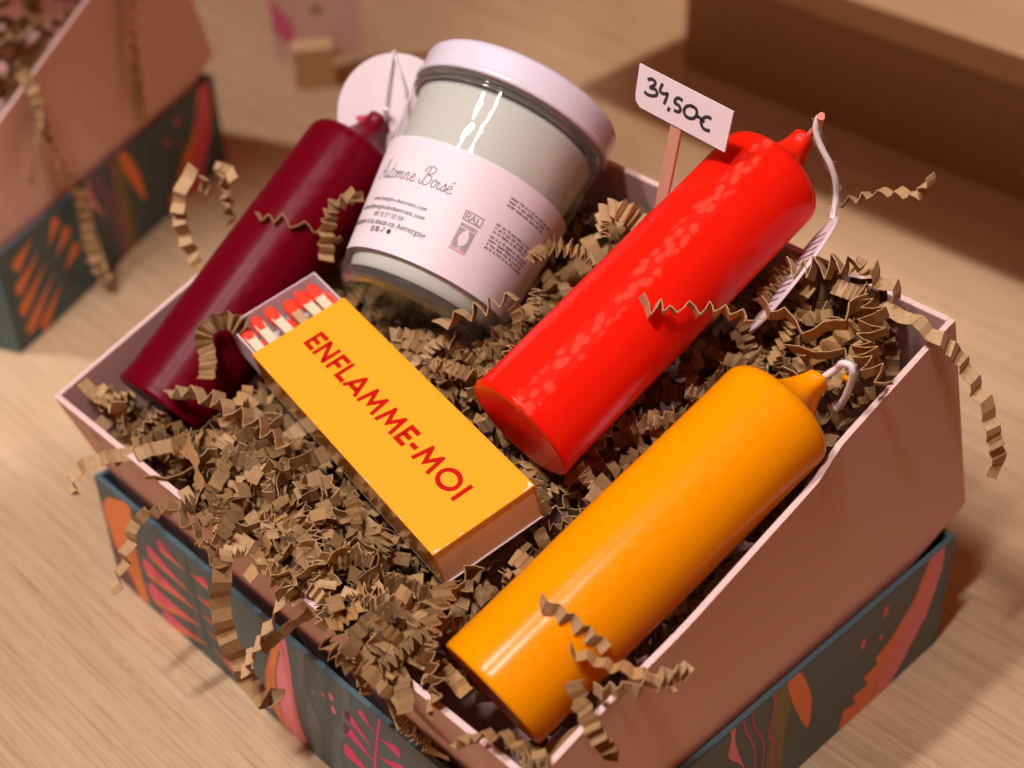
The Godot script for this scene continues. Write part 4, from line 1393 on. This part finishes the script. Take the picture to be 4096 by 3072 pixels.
	hero("kraft strip curled up between the burgundy candle and the jar", [Vector3(6.6, 15.5, -13.6), Vector3(6.7, 15.1, -13.85), Vector3(6.3, 15.0, -13.5), Vector3(5.9, 14.9, -13.1), Vector3(5.9, 14.3, -12.45), Vector3(6.2, 13.8, -11.9), Vector3(6.5, 13.2, -11.3)], Vector3(0.5, 0.5, -0.6), 0.65, 0.42, 0.2, 0.05, 0)
	hero("kraft strip dangling outside the left wall, curled at its top", [Vector3(0.5, 11.9, -8.5), Vector3(-0.4, 12.56, -8.68), Vector3(-0.8, 13.57, -8.98), Vector3(-1.0, 14.75, -9.5), Vector3(-1.0, 15.48, -10.3), Vector3(-1.0, 15.66, -11.0), Vector3(-1.15, 14.6, -11.0), Vector3(-1.2, 13.7, -10.9)], Vector3(0.6, 0.2, -0.7), 0.6, 0.95, 0.19, 0.02, 2)
	hero("kraft strip dangling outside the left wall, behind the curled one", [Vector3(-0.6, 14.3, -12.2), Vector3(-0.9, 14.9, -12.1), Vector3(-1.1, 14.6, -12.0), Vector3(-1.2, 13.25, -11.78), Vector3(-1.4, 11.3, -11.2)], Vector3(0.6, 0.2, -0.7), 0.5, 0.85, 0.18, 0.04, 2)
	hero("tightly crimped kraft strip standing left of the open matchbox", [Vector3(6.3, 13.4, -6.9), Vector3(5.8, 13.9, -6.6), Vector3(5.35, 13.9, -6.0), Vector3(5.4, 13.7, -5.46), Vector3(6.0, 13.6, -5.1), Vector3(6.6, 13.4, -4.6), Vector3(6.95, 13.2, -4.0)], Vector3(0.3, 0.7, -0.5), 0.72, 0.34, 0.22, 0.02, 1)
	hero("kraft strip standing in steep folds below the burgundy candle foot", [Vector3(5.5, 12.6, -3.0), Vector3(6.4, 13.0, -3.3), Vector3(7.6, 13.3, -3.6), Vector3(9.0, 13.4, -3.72), Vector3(10.3, 13.35, -3.9), Vector3(11.6, 13.1, -4.1), Vector3(12.4, 12.8, -4.2)], Vector3(0.3, 0.75, 0.5), 0.7, 0.95, 0.27, 0.0, 2)
	hero("kraft strip arched over the front wall near the nearest corner", [Vector3(26.4, 11.9, 0.5), Vector3(26.71, 12.4, 0.3), Vector3(27.38, 12.8, -0.15), Vector3(28.12, 12.9, -0.5), Vector3(28.8, 12.7, -0.75), Vector3(29.4, 12.2, -0.9)], Vector3(0.2, 0.8, 0.5), 0.62, 0.6, 0.14, 0.0, 0)
	hero("kraft strip hanging straight down before the front wall", [Vector3(21.6, 12.5, -0.7), Vector3(21.1, 12.2, 0.1), Vector3(20.5, 11.0, 0.4), Vector3(20.3, 9.9, 0.5), Vector3(20.4, 8.8, 0.8)], Vector3(0.9, 0.1, -0.3), 0.4, 0.5, 0.14, 0.1, 1)
	hero("tightly crimped kraft stack left of the orange candle foot", [Vector3(22.3, 13.2, -3.4), Vector3(22.7, 13.2, -2.7), Vector3(23.0, 13.1, -1.9), Vector3(23.4, 12.9, -1.2), Vector3(24.0, 12.7, -0.8), Vector3(24.6, 12.4, -0.3), Vector3(24.6, 12.0, 0.3)], Vector3(0.8, 0.3, -0.2), 1.0, 0.30, 0.22, 0.02, 0)
	hero("crimped kraft strip drooping over the front wall below the stack", [Vector3(22.6, 12.2, -0.3), Vector3(22.4, 11.2, 0.4), Vector3(22.2, 9.4, 0.6), Vector3(22.6, 8.4, 0.6), Vector3(23.4, 8.1, 0.6), Vector3(24.1, 8.3, 0.5)], Vector3(0.6, 0.5, -0.4), 0.75, 0.32, 0.2, 0.02, 1)
	hero("broad kraft strip in open waves at the right of the red candle", [Vector3(24.3, 14.5, -18.3), Vector3(25.2, 14.2, -18.5), Vector3(26.2, 13.9, -18.4), Vector3(27.0, 14.0, -18.9), Vector3(27.3, 14.1, -19.9), Vector3(27.2, 14.0, -20.9)], Vector3(0.2, 0.9, 0.3), 0.85, 1.6, 0.3, 0.0, 2)
	hero("kraft ribbon with long flat panels behind the orange candle wick", [Vector3(26.2, 13.2, -17.9), Vector3(26.6, 13.5, -18.4), Vector3(27.2, 13.4, -18.6), Vector3(28.0, 13.2, -18.7), Vector3(28.7, 12.9, -18.9)], Vector3(0.1, 0.95, 0.2), 0.7, 1.7, 0.22, 0.0, 0)
	hero("zigzag kraft strip seen on edge at the right wall, ending in a fan", [Vector3(26.9, 14.0, -21.0), Vector3(27.6, 13.9, -20.7), Vector3(28.1, 13.8, -20.1), Vector3(28.3, 13.6, -19.4), Vector3(28.7, 13.5, -18.9), Vector3(29.3, 13.4, -18.65), Vector3(29.9, 13.1, -18.4)], Vector3(0.5, 0.8, 0.3), 0.6, 0.55, 0.36, 0.0, 4)
	hero("kraft strip in steep folds along the top right of the heap", [Vector3(24.2, 14.4, -20.3), Vector3(24.9, 14.5, -20.6), Vector3(25.6, 14.6, -21.0), Vector3(26.3, 14.8, -21.4), Vector3(26.8, 14.7, -21.9)], Vector3(0.3, 0.85, 0.4), 0.75, 0.6, 0.36, 0.0, 2)
	hero("flat folded kraft piece at the very back of the right heap", [Vector3(25.6, 13.9, -21.6), Vector3(26.2, 14.2, -22.0), Vector3(26.8, 13.9, -22.2), Vector3(27.3, 13.4, -22.2), Vector3(27.7, 13.0, -22.1)], Vector3(0.4, 0.3, 0.9), 0.85, 0.7, 0.22, 0.0, 2)
	hero("tan kraft strip folded up against the lower right of the jar label", [Vector3(13.8, 13.6, -11.5), Vector3(14.4, 13.9, -12.0), Vector3(15.0, 14.0, -12.6), Vector3(15.4, 14.1, -13.3), Vector3(15.8, 14.2, -14.0)], Vector3(0.5, 0.7, 0.3), 0.85, 0.8, 0.3, 0.0, 2)
	hero("fanned kraft strip between the jar and the price stick", [Vector3(15.2, 14.4, -15.6), Vector3(15.7, 14.8, -16.2), Vector3(16.3, 14.6, -16.7), Vector3(16.8, 14.1, -17.0), Vector3(17.0, 13.5, -17.2)], Vector3(0.4, 0.5, 0.7), 0.85, 0.32, 0.26, 0.0, 0)
	hero("tightly fanned kraft strip at the foot of the price stick", [Vector3(16.6, 14.0, -18.2), Vector3(16.5, 14.8, -18.6), Vector3(17.0, 15.1, -19.0), Vector3(17.6, 14.6, -19.2), Vector3(17.8, 13.9, -19.3)], Vector3(0.6, 0.5, 0.5), 0.9, 0.34, 0.24, 0.0, 2)


func near_solid(p: Vector3, margin: float) -> bool:
	for s in solids:
		if s[0] == "cyl":
			var a: Vector3 = s[1]
			var d: Vector3 = s[2] - a
			var l := d.length()
			d /= l
			var k := (p - a).dot(d)
			if k > -margin and k < l + margin:
				var r: float = lerpf(s[3], s[4], clampf(k / l, 0, 1)) + margin
				if (p - a - d * k).length_squared() < r * r:
					return true
		else:
			var q: Vector3 = (s[1] as Transform3D) * p
			var lo: Vector3 = s[2]
			var hi: Vector3 = s[3]
			if q.x > lo.x - margin and q.x < hi.x + margin and q.y > lo.y - margin and q.y < hi.y + margin and q.z > lo.z - margin and q.z < hi.z + margin:
				return true
	return false


func hides(p: Vector3) -> bool:
	# would a bit of paper here stand before a candle, the jar or the matchbox as the photographer saw them
	var d := (p - cam_t).normalized()
	var keep := solids
	solids = []
	for s in keep:
		solids.append(jar_face if s[0] == "cyl" and s[4] != s[3] else s)
	var hit := false
	for k in 9:
		if near_solid(p + d * (0.35 + 0.55 * k), -0.18):
			hit = true
			break
	solids = keep
	return hit


func top_of(x: float, v: float) -> float:
	var y := 11.3
	y += 1.5 * exp(-pow((x - 14.5) / 7.0, 2) - pow((v - 1.5) / 3.4, 2))
	y += 0.9 * exp(-pow((x - 22.0) / 3.0, 2) - pow((v - 1.6) / 2.2, 2))
	y += 2.4 * exp(-pow((x - 26.5) / 2.6, 2) - pow((v - 20.5) / 3.0, 2))
	y += 2.0 * exp(-pow((x - 16.5) / 2.6, 2) - pow((v - 18.5) / 4.5, 2))
	y += 1.3 * exp(-pow((x - 15.8) / 2.6, 2) - pow((v - 12.5) / 2.8, 2))
	y += 0.8 * exp(-pow((x - 12.0) / 3.0, 2) - pow((v - 9.8) / 1.6, 2))
	y += 0.9 * exp(-pow((x - 3.5) / 2.6, 2) - pow((v - 1.0) / 1.4, 2))
	y -= 2.0 * exp(-pow((x - 1.0) / 2.5, 2) - pow((v - 5.0) / 4.0, 2))
	y -= 0.3 * exp(-pow((x - 24.5) / 1.6, 2) - pow((v - 10.0) / 6.0, 2))
	y -= 0.4 * exp(-pow((x - 28.6) / 1.2, 2) - pow((v - 8.0) / 7.0, 2))
	return y


func free_strip(start: Vector3, dirv: Vector3, wide: Vector3, length: float, pitch: float, amp: float, width: float) -> Array:
	var path := PackedVector3Array()
	var p := start
	var t := dirv
	var b := (wide - t * wide.dot(t)).normalized()
	var curve := rng.randf_range(-0.5, 0.5)
	var roll := rng.randf_range(-0.25, 0.25)
	var n := int(length / 0.25)
	for i in n + 1:
		path.append(p)
		p += t * 0.25
		t = t.rotated(b, curve * 0.25 * 1.6)
		var nn := b.cross(t).normalized()
		t = t.rotated(nn, roll * 0.25).normalized()
		b = (b - t * b.dot(t)).normalized()
		if rng.randf() < 0.10:
			curve = rng.randf_range(-0.9, 0.9)
			roll = rng.randf_range(-0.5, 0.5)
	return crinkle(path, b, width, pitch, amp, rng.randf_range(-0.04, 0.04))


# [fold lines, kind of fold, stance, length]
func random_strip(x: float, v: float, y: float) -> Array:
	var a := rng.randf() * TAU
	var t := Vector3(cos(a), rng.randf_range(-0.3, 0.3), sin(a)).normalized()
	var flat := rng.randf() < 0.68
	var wide := Vector3(-sin(a), rng.randf_range(-0.35, 0.35), cos(a)) if flat else Vector3(rng.randf_range(-0.6, 0.6), 1, rng.randf_range(-0.6, 0.6))
	if wide.cross(t).length() < 0.2:
		wide = Vector3.UP
	var r := rng.randf()
	var kind := "crimped"
	var length := rng.randf_range(1.6, 3.6)
	var pitch := rng.randf_range(0.26, 0.44)
	var amp := rng.randf_range(0.17, 0.27)
	if r < 0.28:
		kind = "zigzag"
		pitch = rng.randf_range(0.55, 0.95)
		amp = rng.randf_range(0.19, 0.30)
		length = rng.randf_range(2.4, 4.6)
	elif r < 0.42:
		kind = "loose"
		pitch = rng.randf_range(1.1, 1.8)
		amp = rng.randf_range(0.12, 0.25)
		length = rng.randf_range(2.4, 4.4)
	return [free_strip(Vector3(x, y, -v), t, wide, length, pitch, amp, rng.randf_range(0.44, 0.66)), kind, "lying flat" if flat else "on edge", "short" if length < 2.4 else "long" if length > 3.6 else ""]


func strip_ok(f: Array, front: float, test_view: bool) -> bool:
	if f.size() < 4:
		return false
	var seen := 0
	for e in f:
		var m: Vector3 = (e[0] + e[1]) / 2
		for p in [e[0], e[1]]:
			if p.x < 0.32 or p.x > 29.05 or p.z < -22.85 or p.z > front:
				return false
			if p.z > -0.32 and p.z < 0.12 and p.y < TH + 0.06:
				return false
			if p.z >= 0.12 and p.y < 9.6:
				return false
			if near_solid(p, 0.05):
				return false
		if near_solid(m, 0.1):
			return false
		if test_view and hides(m):
			return false
	return true


const TONES := ["tan", "brown", "pale", "dark", "ochre"]


# where a strip lies, by what stands next to it
func zone_of(c: Vector3) -> String:
	var v := -c.z
	var letters_x := {"E": 8.9, "N": 9.9, "F": 10.8, "L": 11.5, "first A": 12.3, "first M": 13.4, "second M": 14.7, "last E": 15.7, "hyphen": 16.5, "third M": 17.3, "O": 18.6, "I": 19.4}
	var best := ""
	var bd := 1e9
	for l in letters_x:
		var d := absf(c.x - 0.12 * (7.1 - v) - letters_x[l])
		if d < bd:
			bd = d
			best = l
	if v < 5.6 and c.x > 6.6 and c.x < 21.5:
		var row := "over front rim below" if v < 0.5 else "just inside front rim below" if v < 1.9 else "midway between front rim and" if v < 3.5 else "against the matchbox at"
		return row + (" its " if v >= 3.5 else " matchbox ") + ("" + best if best.length() == 1 else best)
	if v < 5.6 and c.x <= 6.6:
		return "under burgundy candle foot " + ("by the left corner" if v < 2.5 else "behind the rest")
	if v < 5.6:
		return "left of orange candle foot " + ("on the front rim" if v < 0.8 else "near the front rim" if v < 2.5 else "by the matchbox end")
	if c.x > 22.2 and v < 16.5:
		return "between red and orange candles " + ("by the matchbox end" if v < 8.0 else "by the red foot" if v < 10.5 else "midway along" if v < 13.0 else "by the orange top")
	if c.x > 22.2:
		var side := "by the right wall" if c.x > 27.6 else "by the tag" if c.x < 25.0 else "in its middle"
		return "in far right heap " + side + ("" if v < 18.5 else " at the back" if v > 20.8 else " halfway back")
	if c.x > 13.0 and v > 15.0:
		return "between jar and red candle " + ("by the price stick" if v > 19.5 else "before the stick" if v > 17.3 else "by the label edge")
	if c.x > 12.5 and v > 9.0:
		return "before jar label " + ("against the red candle" if c.x > 16.6 else "under the label corner" if v > 11.5 else "behind the matchbox " + ("A" if c.x < 14.5 else "M"))
	if c.x < 8.0:
		return "between burgundy candle and jar " + ("by the drawer" if v < 11.0 else "by the lid" if v > 16.0 else "by the label")
	return "between matchbox and jar foot " + ("by the drawer" if c.x < 9.5 else "before the middle" if c.x < 12.0 else "by the red candle foot")


func pile() -> void:
	# deep filling, never seen strip by strip: one mass
	var st := begin()
	var made := 0
	var tries := 0
	while made < 1000 and tries < 9000:
		tries += 1
		var x := rng.randf_range(0.8, 28.6)
		var v := rng.randf_range(0.6, 22.4)
		if made < 60:
			x = rng.randf_range(0.7, 6.5)
			v = rng.randf_range(0.6, 3.0)
		var y := top_of(x, v) - rng.randf_range(0.45, 2.7)
		var f: Array = random_strip(x, v, y)[0]
		if not strip_ok(f, -0.42, false):
			continue
		var high := false
		for e in f:
			if e[0].y > top_of(e[0].x, -e[0].z) - 0.1:
				high = true
		if high:
			continue
		st.set_color(Color(0.42, 0.268, 0.112) * rng.randf_range(0.75, 1.2))
		ribbon(st, f, 0.034, TR)
		made += 1
	var o := obj("paper_shred_filling", st, M.kraft_mixed)
	o.set_meta("kind", "stuff")
	tag(o, "deep mass of crinkled kraft paper shreds filling the candle tray", "paper shreds")
	# the strips on top, one by one
	var n := 0
	var said := {}
	tries = 0
	while n < 274 and tries < 14000:
		tries += 1
		var x := rng.randf_range(0.8, 28.8)
		var v := rng.randf_range(0.6, 22.6)
		if n < 48:
			x = rng.randf_range(6.8, 25.0)
			v = rng.randf_range(-0.9, 0.9)
		elif n < 120:
			x = rng.randf_range(5.0, 24.0)
			v = rng.randf_range(0.5, 5.2)
		elif n < 180 and n >= 165:
			x = rng.randf_range(1.0, 6.0)
			v = rng.randf_range(0.5, 2.4)
		elif n < 165:
			x = rng.randf_range(8.5, 17.5)
			v = rng.randf_range(8.8, 13.0)
		var y := top_of(x, v) + rng.randf_range(-0.7, 0.6)
		if v < 0.6:
			y = maxf(y, TH + 0.25)
		var r := random_strip(x, v, y)
		var f: Array = r[0]
		if not strip_ok(f, 1.3, true):
			continue
		var c := Vector3.ZERO
		var bad := false
		for e in f:
			c += (e[0] + e[1]) / 2
			if e[0].y > maxf(top_of(e[0].x, -e[0].z), TH - 1.0) + 1.15:
				bad = true
		c /= f.size()
		if bad:
			continue
		var tone := rng.randi() % 5
		var label := "%s %s %s kraft strip %s, %s" % [TONES[tone], r[3], r[1], r[2], zone_of(c)]
		for k in 5:
			if not said.has(label):
				break
			tone = (tone + 1) % 5
			label = "%s %s %s kraft strip %s, %s" % [TONES[tone], r[3], r[1], r[2], zone_of(c)]
		if label.split(" ", false).size() > 16:
			label = label.replace(" kraft strip", " strip")
		if label.split(" ", false).size() > 16:
			label = label.replace(" " + r[3] + " ", " ")
		if said.has(label) or label.split(" ", false).size() > 16:
			continue
		said[label] = true
		place_strip(f, TR, label.replace("  ", " "), "crinkled kraft paper strips", tone)
		n += 1
	print("filling ", made, " top ", n, " tries ", tries)


func far_pile() -> void:
	var t2 := Transform3D(Basis(Vector3.UP, 0.4291), Vector3(-19.87, 0, -6.1) * CM) * Transform3D(Basis.IDENTITY, Vector3(-30, 0, 0) * CM) * TR
	var keep := solids
	solids = []
	var st := begin()
	var made := 0
	while made < 420:
		var f: Array = random_strip(rng.randf_range(10, 28.4), rng.randf_range(0.8, 22), rng.randf_range(8.8, 10.6))[0]
		if strip_ok(f, -0.42, false):
			st.set_color(Color(0.42, 0.268, 0.112) * rng.randf_range(0.75, 1.2))
			ribbon(st, f, 0.034, t2)
			made += 1
	var o := obj("paper_shred_filling", st, M.kraft_mixed)
	o.set_meta("kind", "stuff")
	tag(o, "deep mass of kraft paper shreds in the tray at the left edge", "paper shreds")
	made = 0
	var said := {}
	while made < 14:
		var r := random_strip(rng.randf_range(18, 28.4), rng.randf_range(3, 20), rng.randf_range(10.6, 12.2))
		var f: Array = r[0]
		if strip_ok(f, -0.42, false):
			var c: Vector3 = f[f.size() / 2][0]
			var tone := made % 5
			var where := ("by the long wall" if c.x > 26.5 else "near the wall" if c.x > 23.0 else "well inside") + (", nearest end" if c.z > -8.0 else ", middle" if c.z > -14.0 else ", far end")
			for k in 5:
				if not said.has(str(tone) + r[1] + where):
					break
				tone = (tone + 1) % 5
			said[str(tone) + r[1] + where] = true
			place_strip(f, t2, "blurred %s %s kraft strip in far left tray, %s" % [TONES[tone], r[1], where], "blurred kraft paper strips in the far tray", tone)
			made += 1
	solids = keep
	for e in [
		["blurred kraft strip hanging long down the far pink wall to the table", [Vector3(28.6, 12.2, -8.2), Vector3(29.5, 11.9, -7.6), Vector3(30.0, 10.67, -6.85), Vector3(30.1, 8.45, -6.55), Vector3(30.2, 6.42, -6.35), Vector3(30.4, 4.17, -6.08), Vector3(30.6, 2.59, -5.57), Vector3(30.9, 0.96, -4.86), Vector3(31.2, -0.66, -4.3)]],
		["blurred kraft strip joining the long one near the foot of the far box", [Vector3(30.4, 4.6, -6.5), Vector3(30.5, 3.09, -5.83), Vector3(30.8, 0.89, -4.53), Vector3(31.0, -0.58, -4.36), Vector3(31.5, -1.8, -4.3)]],
		["blurred kraft strip hanging short at the near end of the far pink wall", [Vector3(29.2, 12.2, -7.9), Vector3(29.9, 11.6, -7.3), Vector3(30.1, 10.31, -6.51), Vector3(30.1, 9.22, -5.05), Vector3(30.2, 7.82, -3.59)]],
		["blurred kraft strip hanging down the middle of the far pink wall", [Vector3(28.6, 12.4, -18.6), Vector3(29.5, 12.2, -18.2), Vector3(29.9, 9.98, -17.33), Vector3(30.1, 8.69, -16.49), Vector3(30.2, 7.0, -15.46), Vector3(30.3, 5.1, -14.28), Vector3(30.4, 3.39, -13.18)]],
	]:
		place_strip(crinkle(smooth3(e[1], 8), Vector3(0.1, 0.3, -1), 0.75, 0.7, 0.2, 0.1), t2, e[0], "blurred kraft paper strips in the far tray")
